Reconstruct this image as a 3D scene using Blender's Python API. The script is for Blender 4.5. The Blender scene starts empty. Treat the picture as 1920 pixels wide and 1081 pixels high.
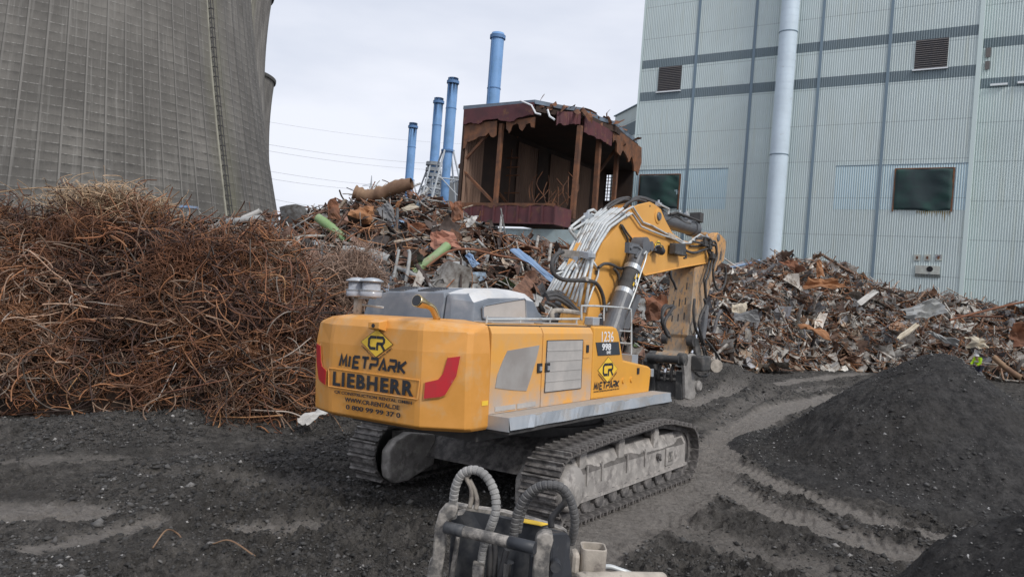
import bpy, bmesh, math, random
import numpy as np
from mathutils import Vector, Matrix
R=math.radians; random.seed(7); rng=np.random.default_rng(11)
S=bpy.context.scene; col=S.collection
# ------------------------------------------------------------------ camera
CAM_H=4.2713; FPX=1400.0; PITCH=-0.0024; ROLL=0.0757
def cam_axes():
    cp,sp=math.cos(PITCH),math.sin(PITCH); c,s=math.cos(ROLL),math.sin(ROLL)
    fwd=np.array([0,cp,sp]); up0=np.array([0,-sp,cp]); r0=np.array([1.,0,0])
    return np.array([c*r0+s*up0,-s*r0+c*up0,fwd])
CR=cam_axes(); CC=np.array([0,0,CAM_H])
cd=bpy.data.cameras.new('camera'); cam=bpy.data.objects.new('camera',cd); col.objects.link(cam)
cd.sensor_width=36; cd.lens=36*FPX/1920; cd.clip_start=.1; cd.clip_end=5000
m=Matrix.Identity(4)
for i in range(3): m[i][0],m[i][1],m[i][2]=CR[0][i],CR[1][i],-CR[2][i]
m.translation=Vector(CC); cam.matrix_world=m; S.camera=cam
# ------------------------------------------------------------------ world, sun, exposure
SUN_EL,SUN_AZ=R(42),R(142)      # azimuth clockwise from +Y: behind the camera
w=bpy.data.worlds.new('World'); S.world=w; w.use_nodes=True; nt=w.node_tree; nt.nodes.clear()
def N(t,ty,**k):
    n=t.nodes.new(ty)
    for a,b in k.items():
        if a in n.inputs: n.inputs[a].default_value=b
        else: setattr(n,a,b)
    return n
sky=N(nt,'ShaderNodeTexSky',sky_type='NISHITA',sun_disc=False,sun_elevation=SUN_EL,sun_rotation=SUN_AZ,air_density=1.0,dust_density=3.0)
b1=N(nt,'ShaderNodeBackground',Strength=0.07); nt.links.new(sky.outputs[0],b1.inputs[0])
tc=N(nt,'ShaderNodeTexCoord'); mpn=N(nt,'ShaderNodeMapping'); mpn.inputs['Scale'].default_value=(1,1,3.2)
nz=N(nt,'ShaderNodeTexNoise',Scale=1.9,Detail=5.0,Roughness=.55)
cr=N(nt,'ShaderNodeValToRGB'); cr.color_ramp.elements[0].position=.36; cr.color_ramp.elements[0].color=(.535,.57,.655,1)
cr.color_ramp.elements[1].position=.64; cr.color_ramp.elements[1].color=(.68,.70,.765,1)
nt.links.new(tc.outputs['Generated'],mpn.inputs[0]); nt.links.new(mpn.outputs[0],nz.inputs[0]); nt.links.new(nz.outputs[0],cr.inputs[0])
b2=N(nt,'ShaderNodeBackground',Strength=1.0); nt.links.new(cr.outputs[0],b2.inputs[0])
mx=N(nt,'ShaderNodeMixShader'); mx.inputs[0].default_value=.93
wo=N(nt,'ShaderNodeOutputWorld'); nt.links.new(b1.outputs[0],mx.inputs[1]); nt.links.new(b2.outputs[0],mx.inputs[2]); nt.links.new(mx.outputs[0],wo.inputs[0])
sl=bpy.data.lights.new('sun','SUN'); sl.energy=1.5; sl.angle=R(11); sl.color=(1,.97,.92)
so=bpy.data.objects.new('sun',sl); col.objects.link(so)
sd=Vector((math.sin(SUN_AZ)*math.cos(SUN_EL),math.cos(SUN_AZ)*math.cos(SUN_EL),math.sin(SUN_EL)))
so.rotation_euler=sd.to_track_quat('Z','Y').to_euler(); so.location=(20,-20,40)
S.view_settings.view_transform='Standard'; S.view_settings.look='None'; S.view_settings.exposure=0.47; S.view_settings.gamma=1
# ------------------------------------------------------------------ photo -> place helpers (surveying)
def ray(x,y): return CR.T@np.array([(x-960)/FPX,(540.5-y)/FPX,1.])
def gp(x,y,z=0.): d=ray(x,y); t=(z-CAM_H)/d[2]; return CC+t*d
def atY(x,y,Y): d=ray(x,y); return CC+d*Y/d[1]
MY,MR,MP=.6212,.0431,-.0071
F0=np.array([math.sin(MY),math.cos(MY),0]); L0=np.array([-math.cos(MY),math.sin(MY),0]); U0=np.array([0,0,1.])
F2=math.cos(MP)*F0+math.sin(MP)*U0; U2=-math.sin(MP)*F0+math.cos(MP)*U0
MM=np.array([F2,math.cos(MR)*L0-math.sin(MR)*U2,math.sin(MR)*L0+math.cos(MR)*U2]); MO=np.array([.8127,16.6265,0])
def mpl(px,py,P0,n):       # point of the machine (its own axes) on a plane of the machine
    o=MM@(CC-MO); d=MM@ray(px,py); n=np.array(n,float); t=((np.array(P0)-o)@n)/(d@n); return tuple(o+t*d)
def my(px,py,y): return mpl(px,py,(0,y,0),(0,1,0))
def mz(px,py,z): return mpl(px,py,(0,0,z),(0,0,1))
def mxp(px,py,x): return mpl(px,py,(x,0,0),(1,0,0))
def Z(s,ox,oy): return lambda p:(ox+p[0]/s,oy+p[1]/s)
z1=Z(3.3775,560,500); z2=Z(3.86,880,540); z3=Z(3.6025,1000,350); z4=Z(4.9125,1160,560); z5=Z(5.0526,620,760); z6=Z(4.157,920,740); z7=Z(3.84,780,860); z8=Z(4.3636,640,480)
# ------------------------------------------------------------------ numpy noise
def vnoise(x,y,seed=0):
    xi=np.floor(x).astype(np.int64); yi=np.floor(y).astype(np.int64); xf=x-xi; yf=y-yi
    def h(a,b):
        n=(a*374761393+b*668265263+seed*1442695041)&0xffffffff
        n=((n^(n>>13))*1274126177)&0xffffffff; n=n^(n>>16); return (n&0xffff)/65535.0
    u=xf*xf*(3-2*xf); v=yf*yf*(3-2*yf)
    return (h(xi,yi)*(1-u)+h(xi+1,yi)*u)*(1-v)+(h(xi,yi+1)*(1-u)+h(xi+1,yi+1)*u)*v
def fbm(x,y,o=4,seed=0,g=.5):
    s=0;a=1;t=0
    for i in range(o): s=s+a*vnoise(x*2**i+i*17.3,y*2**i-i*9.1,seed+i); t+=a; a*=g
    return s/t
# ------------------------------------------------------------------ mesh helpers
def obj_from(name,V,Fc,mat,parent=None,smooth=False,tint=None,bevel=0,ftint=None):
    me=bpy.data.meshes.new(name)
    if isinstance(Fc,np.ndarray):
        n,k=Fc.shape; me.vertices.add(len(V)); me.vertices.foreach_set('co',np.asarray(V,np.float32).ravel())
        me.loops.add(n*k); me.loops.foreach_set('vertex_index',Fc.astype(np.int32).ravel())
        me.polygons.add(n); me.polygons.foreach_set('loop_start',np.arange(0,n*k,k,dtype=np.int32)); me.polygons.foreach_set('loop_total',np.full(n,k,np.int32))
        me.update(calc_edges=True)
    else: me.from_pydata([tuple(map(float,v)) for v in V],[],Fc); me.update()
    if tint is not None:
        a=me.attributes.new('tint','FLOAT_COLOR','POINT'); c=np.ones((len(V),4),np.float32); c[:,:3]=tint; a.data.foreach_set('color',c.ravel())
    if mat: me.materials.append(mat)
    if smooth: me.polygons.foreach_set('use_smooth',np.ones(len(me.polygons),bool))
    o=bpy.data.objects.new(name,me); col.objects.link(o)
    if parent: o.parent=parent
    if bevel:
        b=o.modifiers.new('bevel','BEVEL'); b.width=bevel; b.segments=2; b.limit_method='ANGLE'; b.angle_limit=R(35); b.harden_normals=False
    return o
class MB:
    def __init__(s): s.V=[]; s.F=[]; s.T=[]
    def add(s,V,F,t=None):
        n=len(s.V); s.V+= [tuple(v) for v in V]; s.F+=[tuple(i+n for i in f) for f in F]
        if t is not None: s.T+=[t]*len(V)
        return s
    def box(s,a,b,t=None):
        x0,y0,z0=[min(p,q) for p,q in zip(a,b)]; x1,y1,z1_=[max(p,q) for p,q in zip(a,b)]
        return s.add([(x0,y0,z0),(x1,y0,z0),(x1,y1,z0),(x0,y1,z0),(x0,y0,z1_),(x1,y0,z1_),(x1,y1,z1_),(x0,y1,z1_)],[(0,3,2,1),(4,5,6,7),(0,1,5,4),(1,2,6,5),(2,3,7,6),(3,0,4,7)],t)
    def prism(s,pts,axis,a,b,t=None):   # 2D outline extruded along an axis; pts in the other two axes in order
        def P(p,v):
            return (v,p[0],p[1]) if axis=='x' else (p[0],v,p[1]) if axis=='y' else (p[0],p[1],v)
        n=len(pts); V=[P(p,a) for p in pts]+[P(p,b) for p in pts]
        return s.add(V,[tuple(range(n))[::-1],tuple(range(n,2*n))]+[(i,(i+1)%n,n+(i+1)%n,n+i) for i in range(n)],t)
    def slab(s,pts,n,th,t=None):        # 3D planar outline given thickness along n
        n=Vector(n).normalized()*th; k=len(pts); V=[tuple(p) for p in pts]+[tuple(Vector(p)+n) for p in pts]
        return s.add(V,[tuple(range(k))[::-1],tuple(range(k,2*k))]+[(i,(i+1)%k,k+(i+1)%k,k+i) for i in range(k)],t)
    def tube(s,pts,r,n=8,t=None,closed=False,rs=None):
        pts=[Vector(p) for p in pts]; k=len(pts); V=[];prev=None
        for i,p in enumerate(pts):
            if closed: d=pts[(i+1)%k]-pts[i-1]
            else: d=(pts[min(i+1,k-1)]-pts[max(i-1,0)])
            d.normalize()
            if prev is None: a=d.orthogonal().normalized()
            else:
                a=prev-d*prev.dot(d); a=a.normalized() if a.length>1e-6 else d.orthogonal().normalized()
            prev=a; b=d.cross(a); rr=rs[i] if rs else r
            V+=[tuple(p+a*math.cos(2*math.pi*j/n)*rr+b*math.sin(2*math.pi*j/n)*rr) for j in range(n)]
        F=[(i*n+j,i*n+(j+1)%n,((i+1)%k)*n+(j+1)%n,((i+1)%k)*n+j) for i in range(k if closed else k-1) for j in range(n)]
        if not closed: F+=[tuple(range(n))[::-1],tuple(range((k-1)*n,k*n))]
        return s.add(V,F,t)
    def cyl(s,a,b,r,n=20,r2=None,t=None): return s.tube([a,b],r,n,t,rs=[r,r2 if r2 is not None else r])
    def lathe(s,prof,c,axis='z',n=48,t=None):
        V=[]
        for r,h in prof:
            for j in range(n):
                x,y=r*math.cos(2*math.pi*j/n),r*math.sin(2*math.pi*j/n)
                V.append((c[0]+x,c[1]+y,c[2]+h) if axis=='z' else (c[0]+x,c[1]+h,c[2]+y) if axis=='y' else (c[0]+h,c[1]+x,c[2]+y))
        k=len(prof); F=[(i*n+j,i*n+(j+1)%n,(i+1)*n+(j+1)%n,(i+1)*n+j) for i in range(k-1) for j in range(n)]
        if prof[0][0]>0: F.append(tuple(range(n))[::-1])
        if prof[-1][0]>0: F.append(tuple(range((k-1)*n,k*n)))
        return s.add(V,F,t)
    def build(s,name,mat,parent=None,smooth=False,bevel=0):
        tint=np.array(s.T,np.float32) if s.T and len(s.T)==len(s.V) else None
        o=obj_from(name,s.V,s.F,mat,parent,False,tint,bevel)
        if smooth: o.data.shade_smooth() if False else o.data.polygons.foreach_set('use_smooth',[len(p.vertices)==4 for p in o.data.polygons])
        return o
def smoothpath(pts,k=6):
    P=[Vector(p) for p in pts]; P=[P[0]*2-P[1]]+P+[P[-1]*2-P[-2]]; out=[]
    for i in range(1,len(P)-2):
        for j in range(k):
            t=j/k; a,b,c,d=P[i-1],P[i],P[i+1],P[i+2]
            out.append(.5*((2*b)+(c-a)*t+(2*a-5*b+4*c-d)*t*t+(3*b-a-3*c+d)*t**3))
    return out+[P[-2]]
def empty(name,label,cat,loc=(0,0,0),rot=None,group=None):
    o=bpy.data.objects.new(name,None); col.objects.link(o); o.location=loc; o.empty_display_size=.2
    if rot is not None: o.rotation_euler=rot
    o['label']=label; o['category']=cat
    if group: o['group']=group
    return o
def tag(o,label=None,cat=None,group=None,kind=None):
    if label: o['label']=label
    if cat: o['category']=cat
    if group: o['group']=group
    if kind: o['kind']=kind
    return o
# ------------------------------------------------------------------ materials
MATS={}
def mat(name,c,rough=.6,metal=0,c2=None,scale=6,detail=6,amt=(.35,.65),bump=0,bscale=30,dirt=None,dscale=1.5,dthr=(.5,.62),tint=False,rough2=None,coat=0,stretch=None,zdirt=None):
    M=bpy.data.materials.new(name); M.use_nodes=True; t=M.node_tree; p=t.nodes['Principled BSDF']; L=t.links.new
    p.inputs['Roughness'].default_value=rough; p.inputs['Metallic'].default_value=metal; p.inputs['Coat Weight'].default_value=coat
    tc=N(t,'ShaderNodeTexCoord'); vec=tc.outputs['Object']
    if stretch: mp_=N(t,'ShaderNodeMapping'); mp_.inputs['Scale'].default_value=stretch; L(vec,mp_.inputs[0]); vec=mp_.outputs[0]
    cur=None
    if tint:
        a=N(t,'ShaderNodeAttribute',attribute_name='tint'); cur=a.outputs['Color']
    def mixc(fac,A,B,mode='MIX'):
        m_=N(t,'ShaderNodeMix',data_type='RGBA',blend_type=mode)
        if isinstance(fac,float): m_.inputs[0].default_value=fac
        else: L(fac,m_.inputs[0])
        for s_,v in((6,A),(7,B)):
            if isinstance(v,tuple): m_.inputs[s_].default_value=(*v,1)
            else: L(v,m_.inputs[s_])
        return m_.outputs[2]
    def noise(sc,det,lo,hi):
        n=N(t,'ShaderNodeTexNoise',Scale=float(sc),Detail=float(det),Roughness=.62); L(vec,n.inputs[0])
        r=N(t,'ShaderNodeMapRange'); r.inputs[1].default_value=lo; r.inputs[2].default_value=hi; L(n.outputs[0],r.inputs[0]); return r.outputs[0]
    base=cur if cur is not None else tuple(c)
    if c2 is not None:
        base=mixc(noise(scale,detail,*amt),base,tuple(c2) if not tint else mixc(1.0,cur,tuple(c2),'MULTIPLY'))
    if dirt is not None: 
        f=noise(dscale,9,*dthr); base=mixc(f,base,tuple(dirt))
    if zdirt is not None:   # (colour, z of full dirt, z of none)
        sx=N(t,'ShaderNodeSeparateXYZ'); L(tc.outputs['Object'],sx.inputs[0])
        r=N(t,'ShaderNodeMapRange'); r.inputs[1].default_value=zdirt[2]; r.inputs[2].default_value=zdirt[1]; L(sx.outputs[2],r.inputs[0])
        n_=noise(2.2,8,.3,.62); m_=N(t,'ShaderNodeMath',operation='MULTIPLY'); L(r.outputs[0],m_.inputs[0]); L(n_,m_.inputs[1])
        base=mixc(m_.outputs[0],base,tuple(zdirt[0]))
    if isinstance(base,tuple): p.inputs['Base Color'].default_value=(*base,1)
    else: L(base,p.inputs['Base Color'])
    if bump:
        n=N(t,'ShaderNodeTexNoise',Scale=float(bscale),Detail=8.0,Roughness=.65); L(vec,n.inputs[0])
        b=N(t,'ShaderNodeBump',Strength=min(1,bump),Distance=.02); L(n.outputs[0],b.inputs['Height']); L(b.outputs[0],p.inputs['Normal'])
    if rough2 is not None:
        f=noise(scale*1.7,6,.35,.65); r=N(t,'ShaderNodeMapRange'); r.inputs[3].default_value=rough; r.inputs[4].default_value=rough2; L(f,r.inputs[0]); L(r.outputs[0],p.inputs['Roughness'])
    MATS[name]=M; return M
yellow=mat('yellow_paint',(.73,.335,.075),.45,c2=(.62,.275,.045),scale=1.1,amt=(.35,.65),dirt=(.58,.38,.19),dscale=2.4,dthr=(.52,.8),rough2=.6,coat=.15)
yellow_dusty=mat('dusty_yellow_paint',(.74,.36,.07),.55,c2=(.62,.36,.15),scale=2.2,amt=(.4,.75),zdirt=((.42,.37,.33),2.1,2.75),rough2=.7)
yellow_boom=mat('boom_yellow_paint',(.72,.37,.085),.5,c2=(.66,.33,.075),scale=1.5,dirt=(.35,.24,.13),dscale=2.3,dthr=(.6,.85),rough2=.65)
yellow_worn=mat('worn_yellow_paint',(.60,.31,.10),.65,c2=(.40,.25,.13),scale=1.6,amt=(.35,.7),dirt=(.17,.14,.115),dscale=7.5,dthr=(.52,.62),bump=.5,bscale=12,stretch=(1.6,1.6,.7),zdirt=((.27,.245,.21),3.6,6.2))
red_lens=mat('red_reflective_panel',(.52,.02,.03),.35,c2=(.42,.03,.035),scale=6,dirt=(.5,.35,.3),dscale=9,dthr=(.68,.72))
black_ink=mat('black_lettering',(.022,.024,.03),.5); white_ink=mat('white_lettering',(.75,.76,.78),.5); sticker=mat('yellow_sticker',(.85,.55,.05),.45)
plate_dark=mat('dark_number_plate',(.035,.042,.055),.4)
hoodgrey=mat('grey_hood_paint',(.14,.165,.20),.5,c2=(.20,.22,.25),scale=1.5,dirt=(.42,.41,.41),dscale=1.2,dthr=(.5,.8),rough2=.7)
hoodtop=mat('dusty_hood_top',(.62,.62,.62),.7,c2=(.42,.44,.46),scale=1.4,dirt=(.55,.53,.50),dscale=2,dthr=(.45,.7))
dustpanel=mat('dusty_grille',(.36,.345,.33),.85,c2=(.45,.425,.40),scale=2.6,bump=.2,bscale=40)
def add_holes(M,sx,sz,r,dark):
    pass
galv=mat('galvanised_steel',(.42,.46,.50),.45,metal=.55,c2=(.50,.52,.54),scale=3,dirt=(.45,.40,.34),dscale=2,dthr=(.55,.75))
deckm=mat('dusty_deck_plate',(.42,.37,.32),.85,c2=(.34,.31,.28),scale=8)
pipew=mat('pale_hydraulic_pipe',(.46,.49,.50),.42,metal=.25,c2=(.60,.61,.60),scale=3,rough2=.6,dirt=(.22,.16,.11),dscale=3.5,dthr=(.54,.72))
rubber=mat('black_rubber_hose',(.035,.035,.038),.6,c2=(.075,.07,.066),scale=5)
wrap=mat('dusty_spiral_wrapped_hose',(.13,.13,.132),.7,c2=(.33,.32,.305),scale=5,amt=(.3,.6),bump=.4)
wrapd=mat('dark_spiral_wrapped_hose',(.06,.06,.064),.6,c2=(.13,.125,.12),scale=5,bump=.3)
cylm=mat('dark_grey_cylinder',(.085,.092,.105),.4,c2=(.13,.13,.135),scale=4,dirt=(.28,.25,.22),dscale=3,dthr=(.6,.8))
chrome=mat('chrome_rod',(.75,.77,.8),.14,metal=1.0); brass=mat('brassy_exhaust',(.62,.45,.2),.22,metal=.95,c2=(.5,.42,.3),scale=5)
darkm=mat('dark_machine_metal',(.035,.034,.034),.7,c2=(.075,.07,.067),scale=4)
glassy=mat('clear_plastic_bowl',(.32,.34,.38),.2,c2=(.42,.42,.44),scale=5)
mudtrack=mat('muddy_track_steel',(.075,.07,.068),.75,c2=(.20,.185,.175),scale=5,amt=(.42,.62),bump=.9,bscale=14,rough2=.55)
shoem=mat('track_shoe_steel',(.06,.055,.052),.6,c2=(.17,.155,.145),scale=7,amt=(.4,.62),dirt=(.28,.265,.25),dscale=3.2,dthr=(.55,.68),bump=.6,bscale=16,rough2=.8)
framem=mat('dusty_track_frame',(.31,.29,.27),.85,c2=(.19,.175,.165),scale=3,amt=(.48,.66),dirt=(.42,.39,.36),dscale=5,dthr=(.5,.62),bump=.5,bscale=10)
couplerm=mat('scuffed_coupler_steel',(.05,.05,.05),.55,c2=(.16,.15,.14),scale=3,amt=(.5,.7)); couplerl=mat('pale_coupler_plate',(.36,.34,.32),.6,c2=(.2,.19,.18),scale=4)
attachm=mat('pale_worn_bracket',(.36,.33,.295),.7,c2=(.10,.095,.09),scale=11,amt=(.38,.58),bump=.5,bscale=14,dirt=(.22,.12,.06),dscale=5,dthr=(.62,.75)); attachd=mat('black_bracket_paint',(.03,.033,.04),.45,c2=(.10,.10,.10),scale=6,amt=(.5,.72),rough2=.7)
creamm=mat('cream_dusty_cap',(.45,.40,.34),.75,c2=(.27,.24,.205),scale=5,amt=(.4,.62),dirt=(.13,.11,.10),dscale=7,dthr=(.58,.68),bump=.3,bscale=20)
tintm=mat('scrap_metal',None,.62,c2=(.45,.40,.36),scale=3.3,amt=(.42,.62),tint=True,bump=.4,bscale=9)
wirem=mat('rusty_rebar',None,.7,c2=(.55,.5,.46),scale=2.2,amt=(.42,.62),tint=True)
rust=mat('rusty_steel',(.20,.085,.04),.8,c2=(.10,.05,.032),scale=1.2,amt=(.4,.62),bump=.3)
maroon=mat('maroon_primer',(.12,.035,.04),.75,c2=(.08,.03,.035),scale=.8,dirt=(.16,.075,.04),dscale=1.5,dthr=(.55,.7))
# ------------------------------------------------------------------ ground
def fbmd(x,y): return (fbm(x*.35,y*.35,3,1)-.5)*.34+(fbm(x*1.7,y*1.7,4,9)-.5)*.13
def polydist(X,Y,pts):
    best=np.full(X.shape,1e9); ss=np.zeros(X.shape); sg=np.zeros(X.shape); acc=0
    for a,b in zip(pts[:-1],pts[1:]):
        dx,dy=b[0]-a[0],b[1]-a[1]; l2=dx*dx+dy*dy; l=math.sqrt(l2)
        t=np.clip(((X-a[0])*dx+(Y-a[1])*dy)/l2,0,1); d=np.hypot(X-a[0]-t*dx,Y-a[1]-t*dy)
        side=((X-a[0])*dy-(Y-a[1])*dx)/l; m_=d<best; best=np.where(m_,d,best); ss=np.where(m_,acc+t*l,ss); sg=np.where(m_,side,sg); acc+=l
    return best,ss,sg
def px2g(pts): return [tuple(v)[:2] for v in smoothpath([gp(x,y) for x,y in pts],5)]
TRACKS=[(px2g([(1040,1075),(1150,1000),(1260,945),(1335,885),(1352,835),(1395,800),(1470,768),(1580,742),(1700,722)]),.68,1.0),
        (px2g([(1130,1010),(1230,968),(1320,905)]),.35,.35),
        (px2g([(1355,862),(1420,890),(1520,930),(1650,975),(1790,1012)]),.42,1.05),
        (px2g([(1340,905),(1420,945),(1530,985),(1680,1035)]),.55,.85),
        (px2g([(1180,960),(1300,1000),(1450,1045),(1600,1085)]),.55,.45),
        (px2g([(1290,760),(1380,735),(1500,712),(1620,700)]),.5,.7),
        (px2g([(1330,800),(1380,770),(1450,740),(1560,722)]),.45,.35),
        (px2g([(455,990),(600,985)]),.3,.7),(px2g([(60,1025),(170,1003),(290,978)]),.22,1.3),(px2g([(-60,965),(60,955),(150,958)]),.45,1.0),(px2g([(-30,868),(110,862),(200,860)]),.35,.45),(px2g([(300,895),(480,905),(650,925)]),.4,.25)]
CENT=np.array([.8127,16.6265])
def ground_h(X,Y):
    h=(fbm(X*.09,Y*.09,3,5)-.5)*.5
    h+=.09*np.exp(-((X+4)**2+(Y-15)**2)/30)
    far=np.clip((Y-8)/60,0,1)
    cl_=fbm(X*.45,Y*.45,3,90); rough=(fbm(X*.9,Y*.9,5,2)-.5)*.30+((fbm(X*5.5,Y*5.5,4,3,.68)-.5)*.34+np.abs(fbm(X*2.6,Y*2.6,4,8,.6)-.5)*-.34)*np.clip((cl_-.28)*3.4,.35,1.3)+(fbm(X*13,Y*13,3,77,.6)-.5)*.085
    # machine stands level with its own lean: the ground under it follows the tracks
    dX,dY=X-CENT[0],Y-CENT[1]; lx=dX*F0[0]+dY*F0[1]; ly=dX*L0[0]+dY*L0[1]
    inside=1/(1+np.exp((np.maximum(np.abs(lx)-3.6,np.abs(ly)-3.0))*3.5))
    plane=-.0431*ly-.0071*lx
    h=h+rough; dust=np.zeros(X.shape)
    for pts,wd,am in TRACKS:
        d,s,sg=polydist(X,Y,pts); d=d+(fbm(X*2.5,Y*2.5,4,33)-.5)*.34
        m_=1/(1+np.exp(np.clip((d-wd)*20,-30,30)))
        h=h*(1-.82*m_*min(1,am+.2))-.05*m_+.09*np.exp(-((d-wd-.14)/.14)**2)*(fbm(X*3,Y*3,3,45))
        ch=np.sin((s+np.abs(sg)*.7)*2*np.pi/.24)
        h+=m_*.02*np.clip(ch*2,-1,1)*(vnoise(X*1.3,Y*1.3,40)>.35)
        dust=np.maximum(dust,m_*min(1.3,am*1.45)*(.75+.5*fbm(X*.8,s*1.2,3,44)))
    h=h*(1-inside)+(plane+.03*rough/.2)*inside
    # berm of soil at the foot of the wire heap
    d,s,_=polydist(X,Y,[tuple(gp(x,y)[:2]) for x,y in((-200,815),(60,808),(250,800),(420,797),(560,790),(640,770))])
    h+=.32*np.exp(-(d/1.0)**2)*(.6+.8*fbm(X*1.1,Y*1.1,3,50))
    # loose mound in front of the coupler
    for (x,y,r,a) in((1330,722,2.4,.9),(1392,728,1.4,.55),(1615,712,.8,.3),(1480,745,.7,.22),(1255,690,.9,.3)):
        g=gp(x,y); dust=dust*(1-.9*np.exp(-((X-g[0])**2+(Y-g[1])**2)/(r*r*1.3))); h+=a*np.exp(-((X-g[0])**2+(Y-g[1])**2)/(r*r))*(.7+.6*fbm(X*.9,Y*.9,3,60))
    return h,dust
ys=[-60,-30,-15,-8,-3,0,2,4,5.5,6.5,7.2]; y=7.8
while y<48: ys.append(y); y*=1.0026
while y<90: ys.append(y); y*=1.012
while y<4500: ys.append(y); y*=1.12
us=np.concatenate([np.array([-40,-12,-5,-2.5,-1.6,-1.2,-1.0,-.9]),np.linspace(-.82,.82,760),np.array([.9,1.0,1.2,1.6,2.5,5,12,40])])
yy=np.array(ys); Wd=np.sqrt(yy**2+16)*.97; GX=Wd[:,None]*us[None,:]; GY=np.repeat(yy[:,None],len(us),1)
gh,gd=ground_h(GX,GY); fade=np.clip((300-GY)/200,0,1)*np.clip((200-np.abs(GX))/100,0,1); gh*=fade
V=np.stack([GX,GY,gh],-1).reshape(-1,3); nr,nc=GX.shape
idx=np.arange(nr*nc).reshape(nr,nc); Fq=np.stack([idx[:-1,:-1],idx[:-1,1:],idx[1:,1:],idx[1:,:-1]],-1).reshape(-1,4)
GM=bpy.data.materials.new('dark_slag_ground'); GM.use_nodes=True; t=GM.node_tree; p=t.nodes['Principled BSDF']; L=t.links.new
def soil(GM,dustattr=True,base=((.032,.030,.028),(.148,.136,.124)),dustc=((.18,.163,.147),(.255,.234,.212)),pebble=(.20,.19,.18)):
    t=GM.node_tree; p=t.nodes['Principled BSDF']; L=t.links.new; p.inputs['Roughness'].default_value=.92; p.inputs['Specular IOR Level'].default_value=.25
    tc=N(t,'ShaderNodeTexCoord')
    def nz(sc,de,lo,hi,ro=.6):
        n=N(t,'ShaderNodeTexNoise',Scale=sc,Detail=de,Roughness=ro); L(tc.outputs['Object'],n.inputs[0]); r=N(t,'ShaderNodeMapRange'); r.inputs[1].default_value=lo; r.inputs[2].default_value=hi; L(n.outputs[0],r.inputs[0]); return r.outputs[0],n.outputs[0]
    def mix(f,a,b):
        m_=N(t,'ShaderNodeMix',data_type='RGBA'); L(f,m_.inputs[0])
        for s_,v in((6,a),(7,b)):
            if isinstance(v,tuple): m_.inputs[s_].default_value=(*v,1)
            else: L(v,m_.inputs[s_])
        return m_.outputs[2]
    f,_=nz(3.4,12.,.38,.64,.78); c=mix(f,*base)
    f2,_=nz(.5,4.,.45,.7); c=mix(f2,c,(.058,.054,.050))
    if dustattr:
        a=N(t,'ShaderNodeAttribute',attribute_name='tint'); fd,_=nz(3.5,9.,.3,.7,.65); dc=mix(fd,*dustc)
        fe,_=nz(1.3,9.,.18,.46); mm=N(t,'ShaderNodeMath',operation='MULTIPLY'); mm.use_clamp=True; L(a.outputs['Fac'],mm.inputs[0]); L(fe,mm.inputs[1]); c=mix(mm.outputs[0],c,dc)
    v=N(t,'ShaderNodeTexVoronoi',Scale=17.,Randomness=1.0); L(tc.outputs['Object'],v.inputs[0])
    r=N(t,'ShaderNodeMapRange'); r.inputs[1].default_value=.2; r.inputs[2].default_value=.12; L(v.outputs['Distance'],r.inputs[0])
    sc=N(t,'ShaderNodeSeparateColor'); L(v.outputs['Color'],sc.inputs[0]); g=N(t,'ShaderNodeMath',operation='GREATER_THAN'); g.inputs[1].default_value=.9; L(sc.outputs[0],g.inputs[0])
    mm=N(t,'ShaderNodeMath',operation='MULTIPLY'); L(r.outputs[0],mm.inputs[0]); L(g.outputs[0],mm.inputs[1]); c=mix(mm.outputs[0],c,pebble)
    L(c,p.inputs['Base Color'])
    n1=N(t,'ShaderNodeTexNoise',Scale=22.,Detail=9.,Roughness=.72); L(tc.outputs['Object'],n1.inputs[0]); b=N(t,'ShaderNodeBump',Strength=1.0,Distance=.09); L(n1.outputs[0],b.inputs['Height'])
    v2=N(t,'ShaderNodeTexVoronoi',Scale=9.); L(tc.outputs['Object'],v2.inputs[0]); bb=N(t,'ShaderNodeBump',Strength=.7,Distance=.07); L(v2.outputs['Distance'],bb.inputs['Height']); L(b.outputs[0],bb.inputs['Normal']); L(bb.outputs[0],p.inputs['Normal'])
soil(GM)
gt=np.repeat(gd.reshape(-1,1),3,1)
ground=obj_from('ground',V,Fq,GM,None,False,gt); ground['kind']='structure'
def gz(x,y): return float(ground_h(np.array([x],float),np.array([y],float))[0][0])
# ------------------------------------------------------------------ gravel piles
def gravel_pile(name,label,c,peak,rad,foot=1.0,seed=0,sharp=.35):
    n=260; g=np.linspace(-1,1,n); A,B=np.meshgrid(g,g); X=A*rad*1.15; Y=B*rad*1.15
    ang=np.arctan2(Y,X); rr=np.hypot(X,Y)/(rad*(1+.16*(fbm(np.cos(ang)*1.2+5,np.sin(ang)*1.2+5,3,seed)-.5)*2))
    h=peak*np.maximum(0,(1.0-np.sqrt((rr*1.22)**2+sharp**2*.25)+ .02))**1.04*1.10+.42*np.clip((1.1-rr)*2.0,0,1)**1.3
    h+=(fbm(X*.7,Y*.7,4,seed+3)-.5)*.45*np.clip(h,0,1)+(fbm(X*5,Y*5,4,seed+4,.65)-.5)*.16
    h=h*np.clip((1.12-rr)*6,0,1)-.35*np.clip((rr-.97)*6,0,1)
    V=np.stack([X+c[0],Y+c[1],h+gz(*c)*0.5],-1).reshape(-1,3); idx=np.arange(n*n).reshape(n,n); F=np.stack([idx[:-1,:-1],idx[:-1,1:],idx[1:,1:],idx[1:,:-1]],-1).reshape(-1,4)
    V2=V.copy(); V2[:,0]-=c[0]; V2[:,1]-=c[1]
    o=obj_from(name,V2,F,PM); o.location=(c[0],c[1],0); tag(o,label,'gravel pile'); return V.reshape(n,n,3)
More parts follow.
